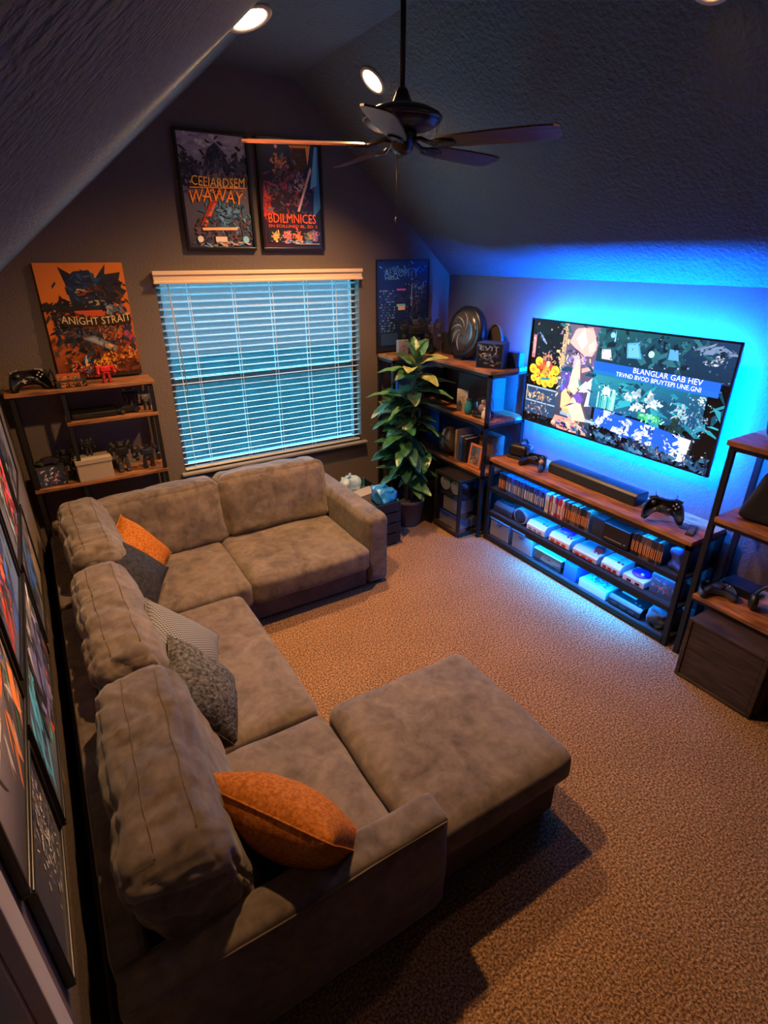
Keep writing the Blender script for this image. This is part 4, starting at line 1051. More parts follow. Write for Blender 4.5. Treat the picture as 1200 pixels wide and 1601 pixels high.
def console_box(name, label, c, size, rz, m, m2, m3=None, group=None, slots=3):
    t = thing(name, label, 'game console', c, (0, 0, rz), group)
    w_, d_, h_ = size
    MB().prism([(-d_ / 2, .01), (-d_ / 2 + .012, 0), (d_ / 2, 0), (d_ / 2, h_), (-d_ / 2 + .03, h_), (-d_ / 2, h_ * .65)], 'x', -w_ / 2, w_ / 2).build('housing', m, t, .004, local=True)
    MB().box(-w_ * .35, w_ * .1, -d_ * .05, d_ * .3, h_ - .002, h_ + .006).build('lid', m2, t, .003, local=True)
    for i in range(slots): MB().box(-w_ * .38 + i * w_ * .27, -w_ * .38 + i * w_ * .27 + w_ * .17, -d_ / 2 - .004, -d_ / 2 + .002, h_ * .2, h_ * .45).build('port', m3 or BLACK, t, local=True)
    for i in range(2): MB().lathe([(.010, h_ - .002), (.010, h_ + .008)], (w_ * .25 + i * .035 - .01, -d_ * .25, 0), 10).build('button', m3 or REDP, t, local=True)
    return t

# ================================================================== LADDER SHELF THINGS (left)
T1, T2, T3 = 1.639, 1.394, .924
controller('game_controller', 'black game controller standing at the left end of the ladder shelf top', (-.10, 4.645, T1 + .045), (R(62), 0, R(12)), BLACK, GUN, 1.55)
boxed('game_box', 'flat dark game box with orange band under the orange poster', 'box', (.155, 4.62, T1), (.20, .14, .045), BLACKM, R(4), art_pack(3, (.02, .02, .025), [(.5, .16, .03), (.02, .02, .02)], 'THE BEASTS', (.7, .3, .08)))
boxed('game_box', 'small orange-topped box lying on the flat dark game box', 'box', (.15, 4.63, T1 + .046), (.15, .10, .035), mat('rust_card', (.30, .08, .02), .6), R(-6), art_pack(4, (.5, .12, .03), [(.8, .3, .05), (.1, .03, .02), (.3, .3, .3)]))
robot('toy_robot', 'small red toy figure standing before the orange poster', (.40, 4.615, T1), .165, R(15), REDP, mat('dark_red', (.30, .01, .01), .4), YELLOWP, wide=1.25)
robot('toy_robot', 'tiny black toy figure between controller and game box', (.02, 4.69, T1), .14, R(0), BLACK, DGREY, GUN)
t = thing('set_top_player', 'long flat black player on the short middle board', 'player', (.265, 4.66, T2))
MB().box(-.155, .155, -.10, .10, .006, .042).build('housing', BLACK, t, .004, local=True); MB().box(-.14, -.02, -.102, -.1, .02, .03).build('disc_slot', GUN, t, local=True)
for x in (-.12, .12):
    for y in (-.07, .07): MB().box(x - .012, x + .012, y - .012, y + .012, 0, .007).build('foot', BLACKM, t, local=True)
def toy_car(label, c, rz, m, L=.17):
    t = thing('toy_car', label, 'toy car', c, (0, 0, rz))
    s = L / .17
    MB().prism([(-.085 * s, .016 * s), (.085 * s, .016 * s), (.085 * s, .036 * s), (.05 * s, .043 * s), (.025 * s, .062 * s), (-.035 * s, .064 * s), (-.065 * s, .046 * s), (-.085 * s, .042 * s)], 'y', -.034 * s, .034 * s).build('body', m, t, .005 * s, local=True)
    MB().prism([(.043 * s, .046 * s), (.022 * s, .060 * s), (-.033 * s, .062 * s), (-.055 * s, .047 * s)], 'y', -.0352 * s, .0352 * s).build('windows', GUN, t, local=True)
    for x in (-.05, .052):
        for y in (-.036, .036):
            MB().lathe([(.016 * s, -.006 * s), (.017 * s, -.004 * s), (.017 * s, .004 * s), (.016 * s, .006 * s)], (x * s, y * s, .017 * s), 14, m=Matrix.Rotation(R(90), 3, 'X')).build('wheel', BLACKM, t, local=True)
    return t
toy_car('black toy car at the right end of the short middle board', (.50, 4.61, T2), R(8), BLACK)
robot('toy_robot', 'silver and black toy robot at the right end of the middle board', (.645, 4.63, T2), .17, R(-10), SILVER, BLACK, TEALP)
robot('toy_robot', 'dark toy robot behind the toy car on the middle board', (.55, 4.73, T2), .18, R(10), BLACK, GUN, SILVER)
boxed('toy_box', 'red white and blue toy box at the left end of the lowest visible board', 'box', (-.12, 4.63, T3), (.19, .13, .15), BLACKM, R(6), art_pack(8, (.03, .04, .07), [(.5, .04, .03), (.55, .55, .55), (.04, .10, .25), (.02, .02, .02)]))
toy_car('small dark toy car resting on the red white and blue toy box', (-.12, 4.63, T3 + .151), R(190), GUN, .15)
robot('toy_robot', 'slim black toy robot left of the cream box', (.005, 4.67, T3), .27, R(-5), BLACK, DGREY, GUN, wide=.7)
boxed('storage_box', 'plain cream lidded box on the lowest visible board', 'box', (.178, 4.61, T3), (.245, .15, .165), CREAM, R(3), lid=CREAM)
robot('toy_robot', 'black and silver toy robot standing on the cream box', (.17, 4.64, T3 + .172), .15, R(5), BLACK, GUN, SILVER)
robot('toy_robot', 'tall black toy robot right of the cream box', (.395, 4.63, T3), .28, R(0), BLACK, DGREY, mat('olive_plastic', (.10, .12, .04), .4))
robot('toy_robot', 'broad dark blue toy robot at the right end of the lowest visible board', (.58, 4.64, T3), .215, R(10), mat('navy_plastic', (.015, .02, .04), .35), BLACK, GUN, wide=1.35)

# ================================================================== CORNER SHELF THINGS
B1, B2, B3 = 1.601, 1.151, .666
boxed('game_box', 'small white and pink box before the blue poster on the narrow shelf', 'box', (3.04, 4.60, 1.621), (.11, .05, .14), mat('pale_card', (.2, .2, .22), .6), R(-5), art_pack(12, (.18, .18, .2), [(.35, .2, .2), (.05, .05, .06)]))
robot('toy_robot', 'large black winged toy robot before the blue poster', (3.20, 4.62, 1.621), .36, R(-25), BLACK, DGREY, GUN, wide=1.1)
robot('toy_robot', 'dark toy robot in the corner of the bookshelf top', (3.38, 4.66, B1), .38, R(-40), DGREY, BLACK, GUN, wide=1.1)
boxed('black_box', 'square black box in the corner of the bookshelf top', 'box', (3.60, 4.52, B1), (.16, .16, .20), BLACKM, R(-90))
# round plaque
t = thing('round_plaque', 'large round dark glossy plaque with pale lines leaning on the bookshelf', 'plaque', (3.50, 4.20, B1 + .004), (0, 0, 0))
M90 = Matrix.Rotation(R(-90 + 8), 3, 'Y')
mb = MB().lathe([(.0, -.02), (.20, -.02), (.228, -.03), (.236, -.015), (.236, .05), (.20, .06), (0, .06)], (0.02, 0, .237), 40, m=M90)
mb.build('rim', BLACK, t, local=True)
mb = MB().lathe([(.0, .060), (.19, .0605), (.19, .0625), (.1, .0645), (0, .065)], (.02, 0, .237), 40, m=M90)
mb.build('dish', mat('dark_glass', (.03, .028, .026), .25, col2=(.08, .07, .06), scale=9), t, local=True)
for k in range(5):
    a0 = -1.0 + k * .75; pts = []
    for i in range(9):
        a = a0 + i * .13; rr = .04 + .13 * i / 8
        p = M90 @ Vector((rr * math.cos(a), rr * math.sin(a), .067)); pts.append((p.x + .02, p.y, p.z + .237))
    MB().tube(pts, [.002 + .004 * math.sin(PI * i / 8) for i in range(9)], 5).build('inlay_line', mat('pale_inlay', (.35, .32, .28), .4), t, local=True)
MB().box(-.09, .06, -.06, .06, -.004, .012).build('stand', BLACK, t, local=True)
# arched display
t = thing('arched_display', 'small arched dark display with two white pieces behind the blue box set', 'ornament', (3.64, 3.95, B1), (0, 0, R(-90)))
arch = [(.09 * math.cos(a), .20 + .13 * math.sin(a)) for a in [PI * i / 12 for i in range(13)]]
mb = MB(); mb.prism([(.09, 0), *arch, (-.09, 0)], 'y', .0, .02); mb.build('arch_panel', mat('taupe_panel', (.07, .06, .055), .5), t, .002, local=True)
MB().tube([(.09, -.005, 0)] + [(p[0], -.005, p[1]) for p in arch] + [(-.09, -.005, 0)], .007, 6).build('arch_rim', mat('taupe_rim', (.10, .085, .07), .4), t, local=True)
for sg in (-1, 1): MB().ball((sg * .035, -.035, .13 + .01 * sg), (.025, .02, .02)).build('white_piece', mat('ivory', (.75, .65, .52), .5), t, local=True)
MB().box(-.09, .09, -.06, .02, 0, .11).build('plinth', BLACK, t, .003, local=True)
boxed('boxed_figures', 'black and blue boxed set with printed front on the bookshelf edge', 'box', (3.42, 3.73, B1), (.24, .16, .215), mat('blue_card', (.02, .06, .25), .5), R(-62), art_pack(14, (.006, .008, .015), [(.10, .16, .28), (.02, .05, .14), (.5, .45, .3), (.01, .01, .02)], 'EVIT', (.35, .45, .6)))
boxed('game_box', 'plain dark blue box at the television end of the bookshelf top', 'box', (3.60, 3.645, B1), (.14, .12, .13), mat('navy_card', (.02, .05, .14), .5), R(-80))
# second board
boxed('picture_card', 'pale printed card leaning on the second bookshelf board', 'card', (3.36, 4.03, B2), (.13, .012, .20), mat('card_white', (.55, .5, .42), .6), R(-78), art_pack(15, (.5, .46, .38), [(.2, .25, .15), (.5, .3, .15), (.1, .12, .1)]))
boxed('carton', 'brown carton at the back of the second bookshelf board', 'box', (3.61, 4.06, B2), (.46, .20, .31), mat('brown_carton', (.11, .085, .07), .8), R(-90))
def vase(name, label, c, prof, m, rim=None, cat='vase'):
    t = thing(name, label, cat, c)
    MB().lathe(prof, (0, 0, 0), 22).build('body', m, t, local=True)
    if rim: MB().lathe([(prof[-1][0] - .004, prof[-1][1] - .001), (prof[-1][0] + .004, prof[-1][1]), (prof[-1][0] + .004, prof[-1][1] + .01), (prof[-1][0] - .004, prof[-1][1] + .01)], (0, 0, 0), 22).build('rim', rim, t, local=True)
    return t
t = thing('glass_dome', 'clear dome over a small brown ornament on the second bookshelf board', 'ornament', (3.39, 3.76, B2))
MB().lathe([(.10, 0), (.105, .02), (.10, .03)], (0, 0, 0), 24).build('dome_base', BLACK, t, local=True)
MB().lathe([(.095, .03), (.097, .10), (.085, .16), (.05, .20), (.008, .215), (.0, .216)], (0, 0, 0), 24).build('dome', CLEAR, t, local=True)
MB().ball((0, 0, .075), (.05, .045, .045)).build('ornament', mat('tan_ornament', (.40, .28, .18), .6), t, local=True)
MB().ball((0, -.005, .13), (.028, .026, .03)).build('ornament_top', mat('tan_ornament', (.40, .28, .18), .6), t, local=True)
vase('small_jar', 'pale small jar at the front of the second bookshelf board', (3.32, 3.64, B2), [(.03, 0), (.042, .03), (.04, .07), (.026, .09), (.024, .10)], mat('pale_jar', (.6, .5, .4), .4), WHITEP, 'jar')
vase('small_jar', 'teal small jar behind the leaves on the second bookshelf board', (3.33, 3.90, B2), [(.03, 0), (.04, .04), (.034, .09), (.02, .12), (.02, .13)], TEALP, GUN, 'jar')
# third board
def grip_jug(label, c):
    t = thing('round_jug', label, 'jug', c, (0, 0, R(200)))
    MB().lathe([(.06, 0), (.10, .04), (.115, .10), (.10, .17), (.06, .22), (.045, .25), (.05, .265)], (0, 0, 0), 24).build('body', mat('taupe_glaze', (.14, .12, .11), .35), t, local=True)
    MB().tube([(.05, 0, .25), (.10, 0, .26), (.145, 0, .21), (.15, 0, .14), (.11, 0, .08)], .013, 8).build('handle', mat('pale_glaze', (.42, .40, .42), .35), t, local=True)
    return t
grip_jug('taupe round jug with pale handle beside the plant leaves', (3.40, 4.24, B3))
def book(label, c, size, rz, m, ry=0, group=None, name='book'):
    t = thing(name, label, 'book', c, (0, ry, rz), group)
    w_, d_, h_ = size
    mb = MB(); mb.box(-w_ / 2, w_ / 2, -d_ / 2, -d_ / 2 + .004, 0, h_); mb.box(-w_ / 2, -w_ / 2 + .003, -d_ / 2, d_ / 2, 0, h_); mb.box(w_ / 2 - .003, w_ / 2, -d_ / 2, d_ / 2, 0, h_)
    mb.build('cover', m, t, .001, local=True)
    MB().box(-w_ / 2 + .003, w_ / 2 - .003, -d_ / 2 + .004, d_ / 2 - .004, .003, h_ - .003).build('pages', mat('pages', (.5, .45, .36), .9), t, local=True)
    return t
book('tall tan book leaning next to the jug', (3.40, 4.03, B3), (.03, .18, .30), R(-90), TANP)
book('blue book upright right of the tan one', (3.40, 3.955, B3), (.05, .18, .25), R(-90), mat('blue_cover', (.02, .08, .30), .5))
book('black book upright right of the blue one', (3.40, 3.90, B3), (.045, .17, .24), R(-90), BLACKM)
framed('framed_picture', 'small orange framed picture leaning at the front of the bookshelf', (3.315, 3.83, B3 + .002), (R(-8), 0, R(-90)), .17, .22, gal(31, ((.03, .04, .06), (.05, .06, .10)), [(.4, .35, .3), (.3, .12, .05), (.05, .1, .2)]), .022, .015, mat('orange_frame', (.50, .14, .04), .5), cat='picture')
boxed('carton', 'tan patterned carton behind the orange framed picture', 'box', (3.56, 3.80, B3), (.20, .16, .27), mat('tan_pattern', (.22, .15, .09), .7), R(-90), art_pack(18, (.20, .14, .08), [(.45, .3, .12), (.1, .06, .04)]))
boxed('blue_box', 'bright blue box on the upper board of the narrow shelf', 'box', (3.08, 4.63, 1.151), (.2, .16, .26), mat('royal_card', (.02, .08, .35), .5), R(-10), art_pack(19, (.02, .08, .3), [(.05, .2, .5), (.3, .3, .4)]))
boxed('blue_box', 'dark blue box on the middle board of the narrow shelf', 'box', (3.06, 4.63, .661), (.22, .16, .24), mat('navy_card', (.02, .05, .14), .5), R(8))
boxed('blue_box', 'dark box on the lowest board of the narrow shelf', 'box', (3.05, 4.63, .151), (.24, .18, .2), BLACKM, R(-4))

# ================================================================== COMPUTER TOWER
t = thing('computer_tower', 'black computer tower with clear front standing beside the plant pot', 'computer', (3.25, 3.845, 0))
mb = MB(); X0, X1, Y0, Y1, Z1 = 3.075, 3.50, 3.645, 4.04, .60
mb.box(X0, X1, Y0, Y1, .02, .05); mb.box(X0, X1, Y0, Y1, Z1 - .03, Z1); mb.box(X1 - .02, X1, Y0, Y1, .05, Z1 - .03); mb.box(X0 + .02, X1, Y1 - .015, Y1, .05, Z1 - .03)
for y in (Y0, Y1 - .03): mb.box(X0, X0 + .03, y, y + .03, .05, Z1 - .03)
mb.box(X1 - .03, X1, Y0, Y0 + .03, .05, Z1 - .03)
mb.build('case', BLACK, t, .003)
MB().box(X0 + .002, X0 + .006, Y0 + .03, Y1 - .03, .05, Z1 - .03).build('front_glass', CLEAR, t)
MB().box(X0 + .03, X1 - .03, Y0 + .002, Y0 + .006, .05, Z1 - .03).build('side_glass', CLEAR, t)
for y in (3.76, 3.92):
    mb = MB().lathe([(.065, -.012), (.07, -.012), (.07, .012), (.065, .012)], (0, 0, 0), 20, m=Matrix.Rotation(R(90), 3, 'Y')); mb.v = [(p[0] + X0 + .05, p[1] + y, p[2] + .49) for p in mb.v]
    f = mb.build('fan_ring', WHITEP, t)
    for k in range(7):
        a = 2 * PI * k / 7
        MB().obox((X0 + .05, y + .038 * math.cos(a), .49 + .038 * math.sin(a)), (.004, .05, .022), (a, 0, .3)).build('fan_blade', WHITEP, f)
MB().box(X0 + .05, X1 - .08, 3.70, 3.99, .36, .39).build('divider', BLACKM, t)
MB().box(X0 + .06, X0 + .26, 3.74, 3.96, .20, .34).build('graphics_card', mat('beige_part', (.34, .28, .23), .5), t, .004)
MB().box(X0 + .04, X0 + .28, 3.70, 3.99, .055, .15).build('power_supply', GREYP, t, .004)
MB().box(X0 + .035, X0 + .05, 3.72, 3.97, .155, .19).build('light_bar', mat('blue_part', (.03, .06, .35), .4), t)
for x in (X0 + .03, X1 - .05):
    for y in (Y0 + .03, Y1 - .05): MB().box(x, x + .03, y, y + .03, 0, .021).build('foot', BLACKM, t)

# ================================================================== CRATE AND BAGS behind the sofa arm
t = thing('storage_crate', 'dark open crate between sofa arm and plant pot', 'crate', (2.37, 4.2, 0))
for i in range(4):
    z = .03 + i * .108
    MB().box(2.185, 2.56, 3.86, 3.875, z, z + .092).build('slat', STEEL, t, .003); MB().box(2.185, 2.56, 4.535, 4.55, z, z + .092).build('slat', STEEL, t, .003)
    MB().box(2.185, 2.20, 3.875, 4.535, z, z + .092).build('slat', STEEL, t, .003); MB().box(2.545, 2.56, 3.875, 4.535, z, z + .092).build('slat', STEEL, t, .003)
for x in (2.20, 2.53):
    for y in (3.875, 4.52): MB().box(x, x + .015, y, y + .015, 0, .46).build('corner_post', TEALP, t)
MB().box(2.20, 2.545, 3.875, 4.535, .015, .03).build('bottom', STEEL, t)
MB().box(2.205, 2.54, 3.89, 4.52, .36, .375).build('tray', mat('tray_blue_grey', (.05, .06, .08), .5), t)
def crumple(name, label, cat, c, size, m, seed):
    t = thing(name, label, cat, c)
    o = soft('body', t, m, (c[0], c[1], c[2] + size[2] / 2), size, r=min(size) * .35, n=12, wr=min(size) * .22, wscale=10, seed=seed)
    MB().tube([(-.02 + .01 * i, .01 * math.sin(i * 2), size[2] * .9 + .012 * i) for i in range(5)], [.012, .009, .006, .010, .016], 6).build('twist', m, t, local=True)
    return t
crumple('plastic_bag', 'bright blue crumpled plastic bag on the crate next to the plant', 'bag', (2.47, 4.03, .385), (.17, .24, .16), mat('blue_film', (.02, .22, .62), .25, bump=.6, bscale=18, bdist=.02), 41)
crumple('plastic_bag', 'pale blue crumpled bag on the crate behind the sofa back', 'bag', (2.32, 4.43, .385), (.20, .16, .15), mat('pale_film', (.30, .45, .60), .3, bump=.6, bscale=18, bdist=.02), 42)
boxed('paper_stack', 'grey paper stack lying on the crate', 'paper', (2.39, 4.235, .376), (.24, .15, .07), mat('paper_grey', (.30, .29, .32), .8), R(12))
boxed('snack_box', 'small bright printed box on the floor between crate and pot', 'box', (2.64, 4.20, 0), (.09, .07, .17), mat('white_card', (.6, .55, .5), .6), R(25), art_pack(23, (.55, .5, .45), [(.7, .4, .05), (.05, .1, .4), (.7, .65, .6)]))

# ================================================================== POTTED PLANT
PX, PY = 2.875, 4.21
pl = thing('potted_plant', 'tall leafy plant in a brown pot beside the sofa arm', 'plant', (PX, PY, 0))
MB().lathe([(.0, 0), (.125, 0), (.13, .02), (.165, .25), (.172, .255), (.175, .29), (.165, .29), (.155, .24), (0, .24)], (PX, PY, 0), 32).build('pot', POT, pl)
MB().lathe([(.0, .241), (.153, .245), (.1, .258), (0, .262)], (PX, PY, 0), 24).build('soil', SOIL, pl)
rp = random.Random(5)
stems = []
for k in range(4):
    a = k * 1.7 + .4; h_ = (1.62, 1.30, 1.05, .80)[k]
    pts = [(PX + .03 * math.cos(a) + (.09 * (i / 6) ** 1.3) * math.cos(a) * (1.4 if k else .5), PY + .03 * math.sin(a) + (.09 * (i / 6) ** 1.3) * math.sin(a) * (1.4 if k else .5), .24 + (h_ - .24) * i / 6) for i in range(7)]
    MB().tube(pts, [.014 - .0012 * i for i in range(7)], 7).build('stem', STEM, pl); stems.append(pts)
def leaf_mesh(L_, W_, droop, fold, m):
    n = 9; v = []; f = []
    for i in range(n + 1):
        t_ = i / n
        w_ = W_ * (math.sin(PI * min(1, t_ * .94 + .03)) ** .8) * (1 - .25 * t_) + .001
        x = L_ * t_ * (1 - .12 * droop * t_); z = .10 * L_ * t_ - droop * L_ * t_ ** 2.2
        for s_ in (-1, -.5, 0, .5, 1):
            v.append((x, s_ * w_, z + abs(s_) * w_ * fold + .004 * math.sin(i * 2.1 + s_)))
    for i in range(n):
        for k in range(4): f.append((i * 5 + k, (i + 1) * 5 + k, (i + 1) * 5 + k + 1, i * 5 + k + 1))
    mb = MB().add(v, f, 0, True)
    mb.tube([(-.07 * L_ / .25, 0, -.03), (-.03, 0, -.008), (.02, 0, .002)], .0035, 5)
    return mb.mesh('leaf', m)
LM = [leaf_mesh(.29, .074, .35, .3, LEAFS[0]), leaf_mesh(.27, .070, .55, .25, LEAFS[1]), leaf_mesh(.27, .074, .30, .3, LEAFS[2]), leaf_mesh(.31, .062, .25, .35, LEAFS[1]), leaf_mesh(.24, .072, .5, .3, LEAFS[0])]
def put_leaf(me, p, a, el, s=1.0, roll=0):
    inst('leaf', me, pl, (p[0] - PX, p[1] - PY, p[2]), (roll, -el, a), (s, s, s))
# crown on the tallest stem
top = stems[0][-1]
for k in range(9): put_leaf(LM[2] if k % 3 else LM[3], (top[0], top[1], top[2] - .02 - .016 * k), k * 2.4 + .6, R(38 - 5 * k), 1.15 + .08 * rp.random(), rp.uniform(-.3, .3))
for a, z, el, s_ in ((-.45, 1.40, 12, 1.25), (-.9, 1.36, 2, 1.2), (-.2, 1.22, 5, 1.2), (2.6, 1.30, 8, 1.2), (2.9, 1.10, 0, 1.15), (-.6, .98, -5, 1.25), (2.4, .80, -5, 1.15), (-.3, .72, -8, 1.1)):
    put_leaf(LM[3] if z > 1.2 else LM[0], (PX + .05 * math.cos(a), PY + .05 * math.sin(a), z), a, R(el), s_)
for k in range(3): put_leaf(LM[3], (top[0], top[1], top[2]), k * 2.1 + 1.1, R(66), .8)
for si, pts in enumerate(stems):
    for k in range((24, 22, 20, 16)[si]):
        f = rp.uniform(.28, .96) if si else rp.uniform(.45, .93)
        i = min(5, int(f * 6)); g = f * 6 - i
        p = [pts[i][q] * (1 - g) + pts[i + 1][q] * g for q in range(3)]
        a = rp.uniform(0, 2 * PI)
        if math.cos(a) > .75 and p[2] < 1.1: a += PI
        up = p[2] / 1.6
        me = rp.choice([LM[0], LM[4], LM[1], LM[0], LM[3]] + ([LM[2]] * 2 if up > .6 else []))
        put_leaf(me, p, a, R(rp.uniform(-15, 35)), rp.uniform(.85, 1.15), rp.uniform(-.4, .4))

# ================================================================== MEDIA CONSOLE THINGS
TOPZ = .829
t = thing('soundbar', 'black soundbar lying on the media console top', 'soundbar', (3.555, 2.57, TOPZ))
MB().prism([(-.075, .005), (-.07, 0), (.07, 0), (.075, .01), (.075, .085), (.06, .092), (-.055, .092), (-.075, .075)], 'y', -.42, .42).build('housing', BLACK, t, .004, local=True)
MB().box(-.0775, -.0745, -.41, .41, .008, .072).build('grille', BLACKM, t, local=True)
MB().box(-.03, .03, -.06, .06, .0915, .095).build('button_panel', BLACK, t, local=True)
controller('game_controller', 'black game controller on the right half of the media console top', (3.43, 1.90, TOPZ + .085), (R(58), 0, R(-62)), BLACK, GUN, 1.55)
controller('game_controller', 'dark game controller left of the soundbar', (3.50, 3.17, TOPZ + .025), (R(30), 0, R(-70)), BLACK, GUN, 1.4)
t = thing('headset', 'black virtual reality headset at the left end of the media console', 'headset', (3.53, 3.39, TOPZ), (0, 0, R(-75)))
soft('visor', t, BLACK, (3.53, 3.39, TOPZ + .075), (.19, .10, .11), r=.035, n=8, wr=.0)
MB().tube([(.09 * math.cos(a), .02 + .13 * math.sin(a), .09) for a in [PI * i / 12 for i in range(13)]], .012, 8).build('head_band', mat('blue_band', (.03, .06, .12), .6), t, local=True)
MB().tube([(0, -.03, .125), (0, .03, .16), (0, .10, .15), (0, .15, .10)], .010, 6).build('top_strap', BLACKM, t, local=True)
MB().box(-.09, .09, -.06, .14, 0, .02).build('base', BLACKM, t, .004, local=True)
t = thing('toy_figure', 'tiny figure in blue with tan head left of the soundbar', 'toy figure', (3.43, 3.03, TOPZ))
MB().lathe([(.022, 0), (.020, .03), (.016, .06), (.010, .07)], (0, 0, 0), 14).build('body', BLUEP, t, local=True)
MB().ball((0, 0, .088), (.021, .021, .022)).build('head', mat('tan_skin', (.45, .28, .2), .6), t, local=True)
for sg in (-1, 1): MB().tube([(0, sg * .016, .055), (-.006, sg * .026, .03)], .006, 6).build('arm', BLUEP, t, local=True)
t = thing('remote_control', 'thin grey remote control at the right end of the media console top', 'remote', (3.46, 1.70, TOPZ), (0, 0, R(20)))
MB().box(-.08, .08, -.025, .025, 0, .016).build('body', DGREY, t, .004, local=True)
for i in range(4):
    for j in range(2): MB().box(-.055 + i * .025, -.042 + i * .025, -.014 + j * .016, -.004 + j * .016, .0155, .019).build('button', GREYP, t, local=True)
t = thing('router', 'flat grey router beside the controller on the media console', 'router', (3.60, 2.03, TOPZ), (0, 0, R(-85)))
MB().box(-.10, .10, -.06, .06, 0, .028).build('body', GREYP, t, .006, local=True)
for x in (-.07, .07): MB().tube([(x, .05, .02), (x, .06, .06), (x * 1.15, .062, .12)], .005, 6).build('antenna', DGREY, t, local=True)

# row of game cases on the upper shelf ------------------------------------
Z2 = ZS[2] + .001
rg = random.Random(9)
CW, CD, CH = .0146, .135, .170
def case_mesh(m, spine, title):
    mb = MB()
    mb.box(-CD / 2, CD / 2, -CW / 2 + .0005, CW / 2 - .0005, 0, CH, 0)
    mb.box(-CD / 2 - .0006, -CD / 2, -CW / 2 + .0015, CW / 2 - .0015, .004, CH - .004, 1)
    mb.box(-CD / 2 - .0010, -CD / 2 - .0006, -CW / 2 + .004, CW / 2 - .004, .03, CH - .06, 2)
    return mb.mesh('game_case', [m, spine, title])
PAPER = mat('title_white', (.55, .55, .55), .6); PAPO = mat('title_orange', (.62, .20, .05), .6); PAPG = mat('title_grey', (.25, .25, .26), .6)
kinds = {
 'blue': case_mesh(mat('case_blue', (.03, .11, .50), .3), mat('spine_blue', (.03, .05, .22), .5), PAPG),
 'darkblue': case_mesh(mat('case_blue', (.03, .11, .50), .3), mat('spine_ink', (.015, .015, .03), .5), PAPER),
 'red': case_mesh(mat('case_red', (.55, .03, .03), .35), mat('spine_red', (.50, .02, .02), .5), PAPER),
 'white': case_mesh(mat('case_white', (.6, .6, .6), .35), mat('spine_white', (.55, .55, .58), .5), PAPG),
 'black': case_mesh(mat('case_black', (.02, .02, .022), .4), mat('spine_black', (.012, .012, .014), .5), PAPO),
 'tan': case_mesh(mat('case_tan', (.36, .25, .15), .4), mat('spine_brown', (.10, .04, .02), .5), PAPO),
}
desc = {'blue': 'blue game case in the left row on the upper console shelf', 'darkblue': 'ink-spined blue game case in the left row on the upper console shelf',
        'red': 'red game case in the middle of the upper console shelf', 'white': 'white game case among the red ones on the upper console shelf',
        'black': 'black game case with orange spine title on the upper console shelf', 'tan': 'tan game case with brown spine right of the red ones'}
def cases(y0, y1, pick):
    y = y0
    while y - CW > y1:
        k = pick(); o = inst('game_case', kinds[k], None, (SX0 + .10 + rg.uniform(-.004, .004), y - CW / 2, Z2), (0, 0, 0))
        o.scale = (1, 1, rg.choice((1, 1, 1, .97, 1.02)))
        tag(o, desc[k], 'game case', desc[k].replace('game case', 'game cases', 1)); y -= CW + .0006
cases(3.42, 3.34, lambda: 'black')
cases(3.33, 2.86, lambda: rg.choice(['blue', 'darkblue', 'darkblue', 'blue']))
cases(2.86, 2.80, lambda: 'white')
cases(2.80, 2.64, lambda: rg.choice(['red', 'red', 'white', 'blue', 'red']))
cases(2.635, 2.40, lambda: rg.choice(['tan', 'tan', 'black']))
cases(2.03, 1.78, lambda: rg.choice(['black', 'black', 'tan']))
boxed('disc_player', 'small black cube player left of the wide black console', 'player', (3.43, 2.33, Z2), (.10, .16, .15), BLACKM, R(-90))
t = thing('game_console', 'wide black game console on the upper console shelf', 'game console', (3.46, 2.155, Z2), (0, 0, R(-90)))
MB().box(-.115, .115, -.13, .13, .006, .15).build('housing', BLACK, t, .006, local=True); MB().box(-.09, .06, -.1325, -.129, .035, .042).build('disc_slot', SILVER, t, local=True); MB().lathe([(.008, 0), (.008, .004)], (.085, -.13, .04), 12, m=None).build('power_button', SILVER, t, local=True)
for x in (-.09, .09): MB().box(x - .012, x + .012, -.11, .11, 0, .007).build('foot', BLACKM, t, local=True)
crumple('wrapped_bundle', 'blue wrapped bundle at the right end of the upper console shelf', 'bag', (3.46, 1.705, Z2), (.20, .10, .17), mat('blue_wrap', (.04, .08, .30), .35), 51)

# consoles on the middle shelf --------------------------------------------
Z1_ = ZS[1] + .001
console_box('game_console', 'dark boxy game console at the left end of the middle console shelf', (3.47, 3.36, Z1_), (.24, .20, .10), R(-90), DGREY, BLACK, GUN)
t = thing('curved_speaker', 'dark rounded speaker right of the boxy console', 'speaker', (3.46, 3.14, Z1_), (0, 0, R(-90)))
MB().prism([(.085 * math.cos(a), .075 + .075 * math.sin(a)) for a in [2 * PI * i / 20 for i in range(20)]], 'y', -.09, .09).build('housing', GREYP, t, .006, local=True)
MB().lathe([(.058, 0), (.062, .004), (.05, .006), (0, .003)], (0, -.09, .075), 20, m=Matrix.Rotation(R(90), 3, 'X')).build('grille', BLACKM, t, local=True)
console_box('game_console', 'white retro game console with ribbed lid on the middle console shelf', (3.45, 2.93, Z1_), (.21, .20, .09), R(-90), WHITEP, mat('pale_lid', (.5, .55, .6), .4), GREYP)
console_box('game_console', 'white and purple game console with red buttons on the middle console shelf', (3.45, 2.665, Z1_), (.22, .20, .085), R(-90), WHITEP, PURP, REDP)
boxed('game_cartridge', 'red and purple cartridge lying on the white and purple console', 'cartridge', (3.47, 2.67, Z1_ + .092), (.12, .09, .025), PURP, R(-80), art_pack(61, (.4, .05, .2), [(.6, .1, .3), (.7, .7, .7)]))
console_box('game_console', 'grey flat game console with red lid tag on the middle console shelf', (3.45, 2.40, Z1_), (.24, .20, .075), R(-90), mat('pale_grey_plastic', (.42, .43, .46), .4), GREYP, REDP)
